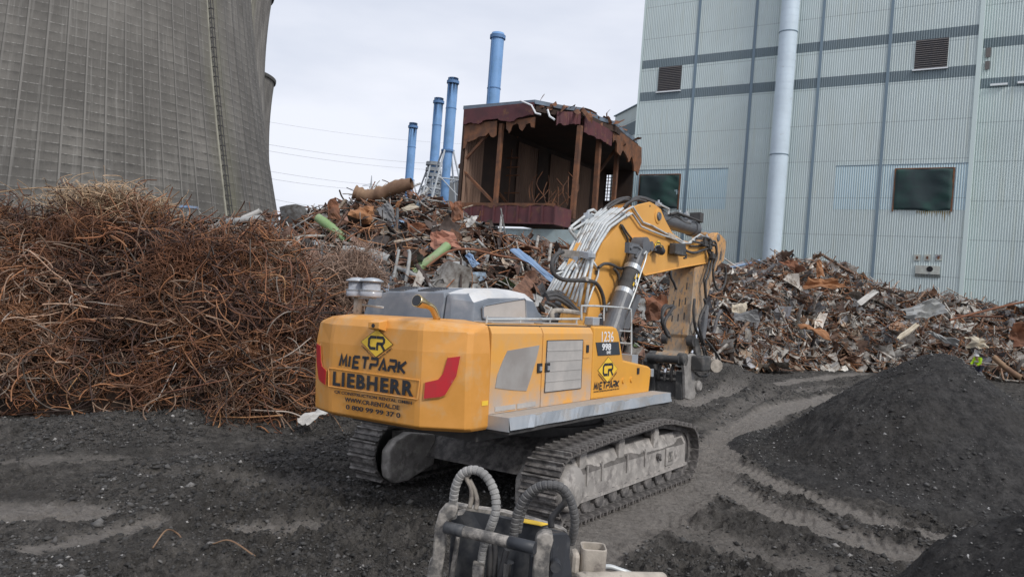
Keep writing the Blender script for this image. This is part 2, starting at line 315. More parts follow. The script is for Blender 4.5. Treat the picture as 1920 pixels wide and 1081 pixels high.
PM=bpy.data.materials.new('dark_slag_gravel'); PM.use_nodes=True; soil(PM,False,base=((.026,.0255,.026),(.088,.084,.081)),pebble=(.18,.175,.17))
pk=atY(1765,668,21.5)
PILE1=gravel_pile('gravel_pile','tall pointed heap of black gravel at the right of the yard','',0,0) if False else None
PILE1=gravel_pile('gravel_pile','tall pointed heap of black gravel beyond the dusty wheel tracks',(pk[0],pk[1]),pk[2]*.96,5.6,seed=3)
pk2=atY(2120,930,9.0)
PILE2=gravel_pile('gravel_pile','near black gravel bank cut off by the bottom right corner',(pk2[0],pk2[1]),pk2[2]*1.0,3.3,seed=21)
# gravel stones
def stones(P,size,tint,name,mat_,label,cat):
    n=len(P); base=np.array([(1,0,0),(-1,0,0),(0,1,0),(0,-1,0),(0,0,1),(0,0,-1)],float); tri=np.array([(0,2,4),(2,1,4),(1,3,4),(3,0,4),(2,0,5),(1,2,5),(3,1,5),(0,3,5)])
    V=base[None]*(1+rng.uniform(-.35,.35,(n,6,1)))*size[:,None,None]*np.stack([rng.uniform(.7,1.3,n),rng.uniform(.7,1.3,n),rng.uniform(.4,.8,n)],1)[:,None,:]
    a=rng.uniform(0,2*np.pi,n); c,s=np.cos(a),np.sin(a); X=V[...,0]*c[:,None]-V[...,1]*s[:,None]; Y=V[...,0]*s[:,None]+V[...,1]*c[:,None]; tz=rng.uniform(-.4,.4,(n,1))
    V=np.stack([X,Y,V[...,2]+tz*X],-1)+P[:,None,:]; F=(tri[None]+np.arange(n)[:,None,None]*6).reshape(-1,3)
    o=obj_from(name,V.reshape(-1,3),F,mat_,None,False,np.repeat(tint,6,0)); tag(o,label,cat,kind='stuff'); return o
stonem=mat('loose_stone',None,.85,tint=True,c2=(.7,.7,.7),scale=20)
n=190000; yv=7.8*np.exp(rng.uniform(0,1,n)*math.log(48/7.8)); xv=rng.uniform(-.75,.75,n)*yv
hh,dd=ground_h(xv,yv); keep=rng.uniform(0,1,n)>dd*.9; xv,yv,hh=xv[keep],yv[keep],hh[keep]
clump=fbm(xv*.6,yv*.6,3,70)>rng.uniform(.3,.62,len(xv)); xv,yv,hh=xv[clump],yv[clump],hh[clump]; n=len(xv)
sz=rng.exponential(.015,n)+.008; sz=np.minimum(sz*np.clip(yv/16,.75,1.3),.085); lum=np.exp(rng.normal(math.log(.052),.5,n)); lum=np.where(rng.uniform(0,1,n)<.02,rng.uniform(.2,.45,n),lum)
tt=lum[:,None]*np.array([1,.96,.92]); stones(np.stack([xv,yv,hh+sz*.2],1),sz,tt,'gravel',stonem,'loose black clods and pale stones strewn over the yard','gravel')
pl=[]
for PL,k in((PILE1,26000),(PILE2,9000)):
    ii=rng.integers(0,PL.shape[0]-1,k); jj=rng.integers(0,PL.shape[1]-1,k); pl.append(PL[ii,jj]+rng.uniform(-.03,.03,(k,3)))
pl=np.concatenate(pl); pl=pl[pl[:,2]>.05]; n=len(pl); cl=fbm(pl[:,0]*.8,pl[:,1]*.8,3,77)>rng.uniform(.3,.65,n); pl=pl[cl]; n=len(pl)
sz=np.minimum(rng.exponential(.011,n)+.010,.075); lum=np.exp(rng.normal(math.log(.06),.6,n)); lum=np.where(rng.uniform(0,1,n)<.09,rng.uniform(.2,.42,n),lum)
stones(pl,sz,lum[:,None]*np.array([1,.98,.96]),'gravel',stonem,'pale pebbles scattered over the slopes of the black gravel heaps','gravel')
# ------------------------------------------------------------------ large structures: cladding hall, shed, chimneys, cooling towers
WD=np.array([.838,-.545,0.]); WN=np.array([-.545,-.838,0.])          # along the wall to the right; out of the wall
WP=np.array([32.7,85.,0.])
def wallpt(px,py,off=0.):                                            # (s,z) on the hall wall
    d=ray(px,py); t_=((WP+WN*off-CC)@WN)/(d@WN); P=CC+t_*d; return float((P-WP)@WD),float(P[2])
hall=empty('industrial_hall','pale blue-green corrugated industrial hall with two dark bands and a fat white pipe','building',(WP[0],WP[1],0),(0,0,math.atan2(WD[1],WD[0])))
# hall axes: x along wall, -y outwards, z up
clad=mat('pale_corrugated_cladding',(.40,.485,.49),.5,c2=(.35,.43,.44),scale=.18,dirt=(.36,.36,.31),dscale=.25,dthr=(.6,.85),stretch=(1,1,.35))
def cladmat(name,c,seams=True,stains=True):
    M=bpy.data.materials.new(name); M.use_nodes=True; t=M.node_tree; p=t.nodes['Principled BSDF']; L=t.links.new; p.inputs['Roughness'].default_value=.5
    tc=N(t,'ShaderNodeTexCoord'); sx=N(t,'ShaderNodeSeparateXYZ'); L(tc.outputs['Object'],sx.inputs[0])
    n=N(t,'ShaderNodeTexNoise',Scale=.16,Detail=6.); L(tc.outputs['Object'],n.inputs[0])
    def mix(f,a,b):
        m_=N(t,'ShaderNodeMix',data_type='RGBA'); (L(f,m_.inputs[0]) if not isinstance(f,float) else None)
        for s_,v in((6,a),(7,b)):
            if isinstance(v,tuple): m_.inputs[s_].default_value=(*v,1)
            else: L(v,m_.inputs[s_])
        return m_.outputs[2]
    r=N(t,'ShaderNodeMapRange'); r.inputs[1].default_value=.35; r.inputs[2].default_value=.65; L(n.outputs[0],r.inputs[0])
    cc=mix(r.outputs[0],c,tuple(v*.9 for v in c))
    mp_=N(t,'ShaderNodeMapping'); mp_.inputs['Scale'].default_value=(2.2,1,.12); L(tc.outputs['Object'],mp_.inputs[0])
    n2=N(t,'ShaderNodeTexNoise',Scale=1.2,Detail=7.); L(mp_.outputs[0],n2.inputs[0]); r2=N(t,'ShaderNodeMapRange'); r2.inputs[1].default_value=.52; r2.inputs[2].default_value=.8; r2.inputs[4].default_value=.55; L(n2.outputs[0],r2.inputs[0])
    cc=mix(r2.outputs[0],cc,(c[0]*.85,c[1]*.80,c[2]*.70))
    if seams:   # overlap seams between sheet courses
        mo=N(t,'ShaderNodeMath',operation='MODULO'); mo.inputs[1].default_value=4.1; ad=N(t,'ShaderNodeMath',operation='ADD'); ad.inputs[1].default_value=40.6; L(sx.outputs[2],ad.inputs[0]); L(ad.outputs[0],mo.inputs[0])
        lt=N(t,'ShaderNodeMath',operation='LESS_THAN'); lt.inputs[1].default_value=.11; L(mo.outputs[0],lt.inputs[0]); mm=N(t,'ShaderNodeMath',operation='MULTIPLY'); mm.inputs[1].default_value=.3; L(lt.outputs[0],mm.inputs[0])
        cc=mix(mm.outputs[0],cc,(.13,.16,.17))
    L(cc,p.inputs['Base Color']); return M
CL=cladmat('pale_green_corrugated_cladding',(.58,.66,.655)); CLB=cladmat('pale_blue_corrugated_cladding',(.47,.62,.69)); CLD=cladmat('grey_band_cladding',(.165,.215,.24),False)
stripm=mat('blue_grey_cover_strip',(.15,.21,.26),.5); trimm=mat('pale_corner_trim',(.55,.64,.63),.5)
def corr(name,s0,s1,zA,zB,y0,M,parent,pitch=.235,dep=.075):          # real trapezoid corrugation, ribs upright
    s=np.arange(s0,s1,pitch); prof=[(0,0),(.22,0),(.34,-1),(.78,-1),(.9,0)]; xs=[];ysv=[]
    for a in s:
        for u,v in prof: xs.append(min(a+u*pitch,s1)); ysv.append(y0+v*dep)
    xs=np.array(xs);ysv=np.array(ysv); n=len(xs); zz=[zA]+list(np.arange(math.ceil(zA/8)*8+.01,zB-.5,8))+[zB]
    V=np.concatenate([np.stack([xs,ysv,np.full(n,z)],1) for z in zz]); i=np.arange(n-1)
    F=np.concatenate([np.stack([k*n+i,k*n+i+1,(k+1)*n+i+1,(k+1)*n+i],1) for k in range(len(zz)-1)])
    return obj_from(name,V,F,M,parent)
sL=wallpt(1199,190)[0]; sR=wallpt(1829,142)[0]
def wz(px,py): return wallpt(px,py)[1]
zb=[wz(1199,191.5),wz(1202,172),wz(1205,130),wz(1206,115)]; zb2=[wz(1830,142),wz(1832,124),wz(1835,66),wz(1837,45.5)]
zb=[(a+b)/2 for a,b in zip(zb,zb2)]
ZT=58.
DZ=.0
corr('lower_cladding',sL,sR,0,zb[0],0,CL,hall); corr('band',sL,sR,zb[0],zb[1],-.004,CLD,hall); corr('middle_cladding',sL,sR,zb[1],zb[2],0,CL,hall); corr('band',sL,sR,zb[2],zb[3],-.004,CLD,hall); corr('upper_cladding',sL,sR,zb[3],ZT,0,CL,hall)
b=MB(); b.box((sL,.12,0),(sR-.02,30,ZT-.1)); b.build('hall_body',trimm,hall)
b=MB(); b.box((sL-.25,-.12,0),(sL-.001,.4,ZT)); b.build('corner_trim',trimm,hall)
b=MB(); b.box((sR,-.16,0),(sR+.4,2.9,ZT)); b.build('corner_trim',trimm,hall)
for a,c in(((1310,60),(1283.5,390)),((1421,20),(1386.5,440)),((1546,20),(1513,440)),((1674,20),(1637,500))):
    s_=(wallpt(*a)[0]+wallpt(*c)[0])/2
    b=MB(); b.box((s_-.16,-.15,0),(s_+.16,-.08,ZT-.02)); b.build('cover_strip',stripm,hall)
# recessed right wing of the same hall
wb=[wallpt(1838,167,-2.4)[1],wallpt(1840,148,-2.4)[1],wallpt(1844,91,-2.4)[1],wallpt(1845,73,-2.4)[1]]
corr('wing_cladding',sR+.4,sR+34,0,wb[0],2.4,CL,hall); corr('band',sR+.4,sR+34,wb[0],wb[1],2.396,CLD,hall); corr('wing_cladding',sR+.4,sR+34,wb[1],wb[2],2.4,CL,hall); corr('band',sR+.4,sR+34,wb[2],wb[3],2.396,CLD,hall); corr('wing_cladding',sR+.4,sR+34,wb[3],ZT,2.4,CL,hall)
b=MB(); b.box((sR+.41,2.6,0),(sR+34,30,ZT)); b.build('wing_body',trimm,hall)
def wrect(px0,py0,px1,py1):
    a=wallpt(px0,py0); c=wallpt(px1,py1); return a[0],a[1],c[0],c[1]
louv=mat('brown_grey_louvre',(.10,.095,.10),.6,c2=(.15,.13,.12),scale=3); whitem=mat('white_sill',(.7,.72,.74),.5)
for (a,c) in(((1236.5,127),(1275.5,169)),((1718,76.5),(1776,126))):
    s0,zt_=wallpt(*a); s1,zb_=wallpt(*c)
    b=MB(); b.box((s0,-.11,zb_),(s1,-.08,zt_)); k=int((zt_-zb_)/.22)
    o=b.build('louvre',mat('louvre_dark',(.045,.045,.05),.7) if 'louvre_dark' not in MATS else MATS['louvre_dark'],hall)
    b=MB()
    for i in range(k):
        z_=zb_+(i+.5)*(zt_-zb_)/k; b.add([(s0,-.115,z_-.03),(s1,-.115,z_-.03),(s1,-.19,z_-.08),(s0,-.19,z_-.08),(s0,-.115,z_+.02),(s1,-.115,z_+.02),(s1,-.19,z_-.05),(s0,-.19,z_-.05)],[(0,1,2,3),(4,7,6,5),(3,2,6,7),(0,4,5,1),(0,3,7,4),(1,5,6,2)])
    b.build('louvre_blades',louv,o)
    b=MB(); b.box((s0-.15,-.3,zb_-.18),(s1+.1,-.08,zb_-.04)); b.build('sill',whitem,o)
for a,c in(((1849,91),(1857,108)),((1847.5,116),(1855,131))):
    s0,zt_=wallpt(*a,-2.4); s1,zb_=wallpt(*c,-2.4); b=MB(); b.box((s0,2.2,zb_),(s1,2.29,zt_)); b.build('small_louvre',louv,hall)
for a in((1857,161),(1908,156.5)):
    s0,z_=wallpt(*a,-2.4); b=MB(); b.box((s0,2.0,z_-.1),(s0+1.5,2.29,z_+.1)); b.build('ledge',whitem,hall)
# newer blue sheets round the openings
def patch(a,c): 
    s0,zt_=wallpt(*a); s1,zb_=wallpt(*c); corr('blue_sheet',s0,s1,zb_,zt_,-.012,CLB,hall)
    b=MB(); b.box((s0,-.115,zt_),(s1,-.02,zt_+.07)); b.build('flashing',stripm,hall)
patch((1189,320),(1360,392)); patch((1568,312),(1815,394))
net=mat('dark_green_net',(.018,.058,.05),.8,c2=(.022,.038,.042),scale=.22,amt=(.42,.55),bump=.6,bscale=3)
def netwin(a,c,seed):
    s0,zt_=wallpt(*a); s1,zb_=wallpt(*c); n=28; V=[];
    for j in range(n+1):
        for i in range(n+1):
            u,v=i/n,j/n; x=s0+(s1-s0)*u; z_=zb_+(zt_-zb_)*v
            y=-.2-.10*math.sin(u*9+v*3+seed)*(.4+u)-.12*float(vnoise(np.array(u*6+seed),np.array(v*5),3))-.08*math.sin((u+v*1.5)*14)*max(0,u-.5)
            if j in(0,n) or i in(0,n): y=-.12; x+=.12*(float(vnoise(np.array(v*5+i),np.array(3.+seed),9))-.5); z_+=.16*(float(vnoise(np.array(u*5+j),np.array(7.+seed),9))-.5)
            V.append((x,y,z_))
    F=[(j*(n+1)+i,j*(n+1)+i+1,(j+1)*(n+1)+i+1,(j+1)*(n+1)+i) for j in range(n) for i in range(n)]
    o=obj_from('net_cover',V,F,net,hall,True)
    b=MB(); b.box((s0-.08,-.17,zb_-.12),(s0+.05,-.09,zt_+.1)); b.box((s1-.05,-.17,zb_-.12),(s1+.12,-.09,zt_+.1)); b.box((s0,-.17,zt_),(s1,-.09,zt_+.12)); b.build('opening_frame',rust,hall)
    # rust runs below
    return s0,s1,zb_
netwin((1201,329),(1271,391),1); s0_,s1_,zz_=netwin((1680,318),(1783,395),4)
rustrun=mat('rust_run',(.22,.17,.06),.7)
b=MB()
for i in range(16):
    x=s0_+(s1_-s0_)*(.42+.58*i/16); l=.25+1.1*random.random()*(i/16+.2); b.add([(x,-.092,zz_-.05),(x+.12,-.092,zz_-.05),(x+.07,-.092,zz_-.1-l)],[(0,1,2)])
b.build('rust_run',rustrun,hall)
# fat white pipe up the wall
pipem=mat('white_blue_duct_pipe',(.60,.70,.78),.5,c2=(.54,.63,.70),scale=.6,dirt=(.3,.26,.2),dscale=.7,dthr=(.68,.8))
sp=(wallpt(1481,60,1.2)[0]+wallpt(1448,430,1.2)[0])/2; rp=.95*1.05
b=MB(); prof=[(rp*.99,0)]
z_=.4
while z_<ZT:
    prof+=[(rp,z_),(rp,z_+.80),(rp*.99,z_+.805),(rp*.99,z_+.838)]; z_+=.84
b.lathe(prof,(sp,-1.25,0),n=40); pipe=b.build('down_pipe',pipem,hall)
for py in(64,291):
    z_=wallpt(1462,py,1.2)[1]; b=MB(); b.lathe([(rp*1.0,-.06),(rp*1.05,-.05),(rp*1.05,.05),(rp*1.0,.06)],(sp,-1.25,z_),n=40); b.build('clamp',stripm,pipe)
# sawn-off service hatch with a hole
hm=mat('pale_hatch',(.50,.53,.48),.5,c2=(.36,.36,.33),scale=1.5,dirt=(.16,.16,.2),dscale=1.1,dthr=(.55,.62)); hole=mat('black_hole',(.008,.008,.01),.9)
s0,zt_=wallpt(1717,497); s1,zb_=wallpt(1762,515)
b=MB(); b.box((s0,-.2,zb_),(s1,-.08,zt_)); h_=b.build('service_hatch',hm,hall)
b=MB(); b.cyl(((s0+s1)/2+.2,-.22,zt_-.35),((s0+s1)/2+.2,-.19,zt_-.35),.3,16); b.build('hole',hole,h_)
b=MB()
for i in range(16): x=s0+(s1-s0)*i/15.5; b.box((x,-.16,zb_-.32),(x+.09,-.085,zb_))
b.build('fringe',mat('dark_fringe',(.12,.13,.12),.7),h_)
for px_ in(1720,1739,1760):
    s_,z_=wallpt(px_,482); b=MB(); b.box((s_-.3,-.16,z_-.35),(s_+.3,-.08,z_+.3)); k=b.build('bracket',hm,h_); b=MB(); b.box((s_-.1,-.2,z_-.2),(s_+.1,-.162,z_+.1)); b.build('bolt',rust,k)
# second lower block behind the hall's left edge
an=empty('hall_annex','lower pale block with one grey band seen past the left edge of the tall hall','building',(0,0,0))
A=atY(1154,217,150); B_=atY(1215,213,135); d_=(B_-A); d_[2]=0; ln=np.linalg.norm(d_)
an.location=(A[0],A[1],0); an.rotation_euler=(0,0,math.atan2(d_[1],d_[0])); zt_=A[2]
corr('cladding',0,ln*1.3,0,zt_-5.6,0,CL,an,pitch=.5); corr('band',0,ln*1.3,zt_-5.6,zt_-3.0,-.004,CLD,an,pitch=.5); corr('cladding',0,ln*1.3,zt_-3.,zt_-.2,0,CL,an,pitch=.5)
b=MB(); b.box((0,.1,0),(ln*1.3,12,zt_-.2)); b.build('block',trimm,an); b=MB(); b.box((-.2,-.3,zt_-.2),(ln*1.3,12.2,zt_)); b.build('roof_edge',stripm,an)
# ------------------------------------------------------------------ half demolished bunker house on its frame
SP=atY(862,385,70.); ZF=SP[2]; shed=empty('demolished_bunker_house','half torn down rusty steel house with open front, standing high behind the scrap','building',(SP[0],SP[1],0),(0,0,math.atan2(WD[1],WD[0])))
def shp(px,py,off=0.):      # on the shed's front plane (shed axes x,z) ; off = depth behind the front
    P0=SP-WN*off; d=ray(px,py); t_=((P0-CC)@WN)/(d@WN); P=CC+t_*d; return float((P-SP)@WD),float(P[2])
def shz(px,py,z):           # on a level plane, in shed axes
    P=gp(px,py,z)-SP; return float(P@WD),float(-(P@WN))
ZR=shp(862,212)[1]
xc=shp(1005,195)[0]
tear=[shz(1005,203,ZR),shz(1045,207,ZR),shz(1090,214,ZR),shz(1122,232,ZR),shz(1150,240,ZR),shz(1175,256,ZR),shz(1194,272,ZR)]
tear=[(max(a,xc),min(max(b_,0.1),28)) for a,b_ in tear]; LEN=30.
corrr=mat('rusty_brown_corrugated_sheet',(.21,.13,.09),.8,c2=(.14,.085,.06),scale=.35,amt=(.4,.62),dirt=(.12,.08,.06),dscale=.5,dthr=(.55,.8),stretch=(1,1,.3))
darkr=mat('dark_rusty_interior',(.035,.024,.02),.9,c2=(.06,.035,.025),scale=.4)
# left wall, seen from inside: corrugated sheets alternating with dark bays
def corr_y(name,y0,y1,zA,zB,x0,M,parent,pitch=.42,dep=.12):
    s=np.arange(y0,y1,pitch); xs=[];yv_=[]
    for a in s:
        for u,v in[(0,0),(.3,0),(.42,1),(.78,1),(.9,0)]: yv_.append(min(a+u*pitch,y1)); xs.append(x0+v*dep)
    xs=np.array(xs);yv_=np.array(yv_);n=len(xs); V=np.concatenate([np.stack([xs,yv_,np.full(n,zA)],1),np.stack([xs,yv_,np.full(n,zB)],1)]); i=np.arange(n-1)
    return obj_from(name,V,np.stack([i,i+1,n+i+1,n+i],1),M,parent)
def leftwall_y(px):   # depth along the left wall seen at this pixel column
    d=ray(px,300); # plane x=0 of shed
    t_=((SP-CC)@WD)/(d@WD); P=CC+t_*d; return float(-((P-SP)@WN))
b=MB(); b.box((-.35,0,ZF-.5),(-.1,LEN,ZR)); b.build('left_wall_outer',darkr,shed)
for a,c in((866,904),(970,1007),(1032,1068),(1084,1108)):
    corr_y('corrugated_wall_sheet',max(.1,leftwall_y(a)),min(LEN,leftwall_y(c)),ZF-.5,ZR-.9,.05,corrr,shed)
# end wall with the barred window letting the sky through
yE=LEN
x1,z1w=shp(1116,328,yE); x2,z2w=shp(1151,377,yE)
xw=[0,x1,x2,shp(1189,300,yE)[0]]
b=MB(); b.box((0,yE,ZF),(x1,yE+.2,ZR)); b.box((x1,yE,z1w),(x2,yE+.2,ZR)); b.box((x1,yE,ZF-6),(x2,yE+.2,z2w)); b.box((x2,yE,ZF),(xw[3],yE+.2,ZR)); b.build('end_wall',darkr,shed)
b=MB()
for i in range(7): x=x1+(x2-x1)*i/6; b.box((x-.05,yE-.12,z2w),(x+.05,yE-.04,z1w))
for i in range(9): z_=z2w+(z1w-z2w)*i/8; b.box((x1,yE-.2,z_-.04),(x2,yE-.13,z_+.04))
b.build('barred_window',darkr,shed)
# bright cladding of next hall shows through the window in the photo: nothing put there
# roof with ragged edge
edge=[(-.3,-.2),(xc,-.2)]+[(a+random.uniform(-.3,.3),b_+random.uniform(-.2,.5)) for a,b_ in tear[1:]]+[(shp(1191,285,yE)[0],LEN),(-.3,LEN)]
bluegrey=mat('blue_grey_roof_edge',(.16,.21,.27),.6,c2=(.10,.12,.15),scale=.8)
b=MB(); b.prism(edge,'z',ZR+.25,ZR+.6); b.build('roof_deck',bluegrey,shed)
b=MB(); b.prism([(x,y+.3) for x,y in edge],'z',ZR-.35,ZR+.24); b.build('roof_underside',darkr,shed)
# maroon fascia along the front, torn lower rim
def torn(name,P0,P1,zt0,zt1,h,M,parent,seed,rag=.5,th=.18,n=26):
    rr=random.Random(seed); b=MB(); n_=n; top=[];bot=[]
    for i in range(n_+1):
        u=i/n_; x=P0[0]+(P1[0]-P0[0])*u; y=P0[1]+(P1[1]-P0[1])*u; zt__=zt0+(zt1-zt0)*u
        top.append((x,y,zt__)); q_=float(vnoise(np.array(u*n_*.33+seed),np.array(seed*1.7),seed))**1.5*2.0*rag+rr.uniform(0,.35)*rag; bot.append((x+rr.uniform(-.1,.1),y+.02*rr.random(),zt__-h-q_))
    d=Vector((P1[0]-P0[0],P1[1]-P0[1],0)).normalized(); nn=Vector((-d.y,d.x,0))*th
    V=top+bot+[tuple(Vector(p)+nn) for p in top]+[tuple(Vector(p)+nn) for p in bot]; k=n_+1
    F=[(i,i+1,k+i+1,k+i) for i in range(n_)]+[(2*k+i+1,2*k+i,3*k+i,3*k+i+1) for i in range(n_)]+[(k+i,k+i+1,3*k+i+1,3*k+i) for i in range(n_)]+[(i+1,i,2*k+i,2*k+i+1) for i in range(n_)]
    b.add(V,F); return b.build(name,M,parent)
torn('front_fascia',(-.1,-.35),(xc,-.35),ZR+.22,ZR+.35,1.05,maroon,shed,3,.25)
torn('torn_sheet',(-.1,-.1),(3.6,-.1),ZR-1.1,ZR-1.0,.5,rust,shed,5,.9,.08,16); torn('torn_sheet',(4.6,-.1),(xc+.1,-.1),ZR-1.1,ZR-.9,.1,rust,shed,6,.6,.1,22)
torn('torn_sheet',(-.12,.1),(-.12,2.),ZR-.4,ZR-.8,4.5,rust,shed,9,1.6,.08,10)
tt_=tear
torn('side_fascia',(tt_[1][0],tt_[1][1]),(tt_[2][0],tt_[2][1]),ZR-.1,ZR+.2,1.0,maroon,shed,11,.15)
torn('side_fascia',(tt_[2][0]+.2,tt_[2][1]+.3),(tt_[4][0],tt_[4][1]),ZR-.1,ZR-.3,1.3,maroon,shed,12,.15)
torn('side_fascia',(tt_[4][0],tt_[4][1]),(tt_[6][0]+.6,tt_[6][1]),ZR+.1,ZR-.3,.9,rust,shed,13,1.0)
# shredded steel along the break
b=MB(); rr=random.Random(4)
for i in range(50):
    k=rr.randrange(0,6); u=rr.random(); x=tt_[k][0]+(tt_[k+1][0]-tt_[k][0])*u; y=tt_[k][1]+(tt_[k+1][1]-tt_[k][1])*u; z_=ZR+rr.uniform(-.9,.7) if k>3 else ZR+rr.uniform(.2,.7)
    a=Vector((rr.uniform(-1,1),rr.uniform(-1,1),rr.uniform(-1,.5))).normalized(); c=a.orthogonal().normalized(); l=rr.uniform(.3,1.5); w_=rr.uniform(.06,.35); p=Vector((x,y,z_))
    m_=p+a*l*.5+c.cross(a)*rr.uniform(-.3,.3); b.add([p-c*w_,p+c*w_,m_+c*w_*.9,m_-c*w_,p+a*l+c*w_*.5,p+a*l-c*w_*.4],[(0,1,2,3),(3,2,4,5)])
b.build('shredded_edge',rust,shed)['kind']='stuff'
for P in([(979,190),(1000,199),(1008,214),(1017,216)],[(1030,207),(1034,220),(1043,226)]):
    b=MB(); b.tube([(shp(x,y,-.3)[0],-.6,shp(x,y,-.3)[1]) for x,y in P],.09,5); b.build('hanging_strip',whitem,shed)
# posts and braces
def beam(b,a,c,w_=.22): b.tube([a,c],w_,4)
def post(name,a,c,off,w_=.28,M=rust):
    b=MB(); xa,za=shp(*a,off); xc_,zc=shp(*c,off); beam(b,(xa,off,za),(xc_,off,zc),w_); return b.build(name,M,shed)
post('post',(941,232),(926,419),.3,.25); post('brace',(932,232),(861,312),.35,.16); post('brace',(861,312),(928,382),.35,.16)
post('post',(1088,236),(1073,410),2.2,.28); post('post',(1124,255),(1114,400),8,.3); post('post',(1158,277),(1150,378),14,.28)
post('brace',(1157,276),(1118,330),14,.16); post('brace',(925,225),(905,318),6,.24); post('post',(905,318),(909,388),6,.24); post('brace',(912,332),(958,390),6.4,.15)
post('brace',(975,250),(912,320),9,.14); post('ladder_rail',(978,260),(970,385),10,.1)
b=MB()
for py in(298,315,330,362):
    x0,z0=shp(912,py,7.5); x1_,_=shp(974,py,7.5); beam(b,(x0,7.5,z0),(x1_,7.5,z0),.09)
for px_ in(925,945,960): x0,z0=shp(px_,280,7.6); _,z1__=shp(px_,395,7.6); beam(b,(x0,7.6,z0),(x0,7.6,z1__),.06)
b.build('wall_girts',rust,shed)
b=MB(); rr=random.Random(8)
for i in range(26):
    x0,z0=shp(rr.uniform(1000,1075),rr.uniform(320,400),5); b.tube(smoothpath([(x0,5,z0),(x0+rr.uniform(-1,1),5+rr.uniform(-1,1),z0-1.2),(x0+rr.uniform(-1,1),4.6,z0-2.6)],3),.04,4)
b.build('dangling_rods',rust,shed)
# maroon trough at the floor, pale blue concrete beam and its legs
x0,zt0=shp(864,385,-1.2); x1_,_=shp(1042,388,-1.2); _,zb0=shp(864,417,-1.2)
b=MB(); b.box((x0,-1.2,zb0),(x1_,1.6,zt0))
for i in range(9): x=x0+(x1_-x0)*i/8.; b.box((x-.07,-1.34,zb0),(x+.07,-1.19,zt0+.02))
b.box((x0,-1.38,zb0),(x1_,-1.21,zb0+.12)); b.build('bunker_trough',maroon,shed)
torn('trough_rim',(x0,-1.25),(x1_,-1.25),zt0+.25,zt0+.22,.12,rust,shed,20,.2,.2)
cb=mat('pale_blue_concrete',(.42,.52,.54),.8,c2=(.33,.38,.37),scale=.8,dirt=(.25,.2,.15),dscale=.9,dthr=(.6,.75))
xa,za=shp(930,425,-.5); xb,zb__=shp(1105,447,-.5); b=MB(); b.box((xa-6,-.5,za-1.55),(xb,1,za-.1)); b.build('support_beam',cb,shed)
for x,y0,zt__ in[(shp(1028,440,-.3)[0],0,za-1.5),(shp(940,440,-.3)[0],0,za-1.5),(1.,20,ZF-.75),(9.,20,ZF-.75)]:
    b=MB(); b.box((x-.5,y0-.3,0),(x+.5,y0+.8,zt__)); b.build('support_column',cb,shed)
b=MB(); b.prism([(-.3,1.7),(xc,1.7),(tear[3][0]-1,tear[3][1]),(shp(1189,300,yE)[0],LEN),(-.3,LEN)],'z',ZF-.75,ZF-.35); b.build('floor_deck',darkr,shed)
# ------------------------------------------------------------------ blue chimneys
bluem=mat('light_blue_stack_paint',(.19,.36,.64),.5,dirt=(.13,.25,.42),dscale=.3,dthr=(.5,.75),c2=(.165,.33,.60),scale=.2); blued=mat('stack_ring',(.09,.19,.37),.55); lat=mat('pale_galvanised_lattice',(.42,.45,.48),.5)
for i,(px_,py_,wpx,lab,base) in enumerate([(775,233,15.5,'smallest and leftmost of the blue stacks, alone above the rusty crushed pipe',338),(823,186,17.5,'blue stack with ringed platforms around its foot, second from the left',306),(850,148,19.5,'blue stack standing in a pale lattice tripod beside the rusty house',283),(934,62,24.5,'tallest looking blue stack rising behind the roof of the rusty house',300)]):
    D=3.4*FPX/wpx; P=atY(px_,py_,D); Q=atY(px_-(base-py_)*-.0 -(base-py_)*.0757,base,D); zt_=P[2]; zbb=Q[2]; r=1.7
    ch=empty('blue_stack',lab,'chimney',(P[0],P[1],0),group='light blue stacks')
    b=MB(); zc=(zt_+zbb)/2+2; b.lathe([(r*.82,0),(r*.82,zbb-6),(r,zbb),(r,zc),(r,zc+10),(r,zt_-2.2),(r*.96,zt_-.1),(r*.8,zt_),(r*.8,zt_-3)],(0,0,0),n=32); b.build('stack_shaft',bluem,ch,True)
    for pf,zz_ in(([(r,-.5),(r*1.2,-.4),(r*1.2,.5),(r,.6)],zt_-1.2),([(r,-.1),(r*1.06,-.1),(r*1.06,.15),(r,.15)],zc),([(r,-.4),(r*1.3,-.3),(r*1.3,.3),(r,.5)],zbb)):
        b=MB(); b.lathe(pf,(0,0,zz_),n=32); b.build('stack_ring',blued,ch)
    b=MB(); b.box((-.12-r*.7,-r*.85,zbb),(.12-r*.7,-r*.72,zt_-1)); b.build('stack_ladder',blued,ch)
    if i in(0,1,2):
        b=MB()
        for k in range(4):
            a=math.pi/4+k*math.pi/2+.35; f_=Vector((math.cos(a)*8.5,math.sin(a)*8.5,zbb-19)); tp=Vector((math.cos(a)*r*1.2,math.sin(a)*r*1.2,zbb)); b.tube([tp,f_],.33,6)
            a2=a+math.pi/2; f2=Vector((math.cos(a2)*8.5,math.sin(a2)*8.5,zbb-19)); t2=Vector((math.cos(a2)*r*1.2,math.sin(a2)*r*1.2,zbb))
            b.tube([tp.lerp(f_,.45),f2.lerp(f_,.0).lerp(t2,.1)],.2,5); b.tube([tp.lerp(f_,.5),t2.lerp(f2,.5)],.2,5); b.tube([f_,Vector((f_.x,f_.y,0))],.4,6)
        b.build('lattice_tripod',lat,ch)
    if i==1:
        b=MB()
        for k in range(9): z_=zbb-.8-k*2.1; b.lathe([(r,-.15),(r*1.75,-.15),(r*1.75,.15),(r,.15)],(0,0,z_),n=20); b.lathe([(r*1.7,0),(r*1.72,1.1),(r*1.7,1.1)],(0,0,z_),n=10)
        b.build('ring_platform',mat('grey_platform',(.25,.27,.29),.6),ch)
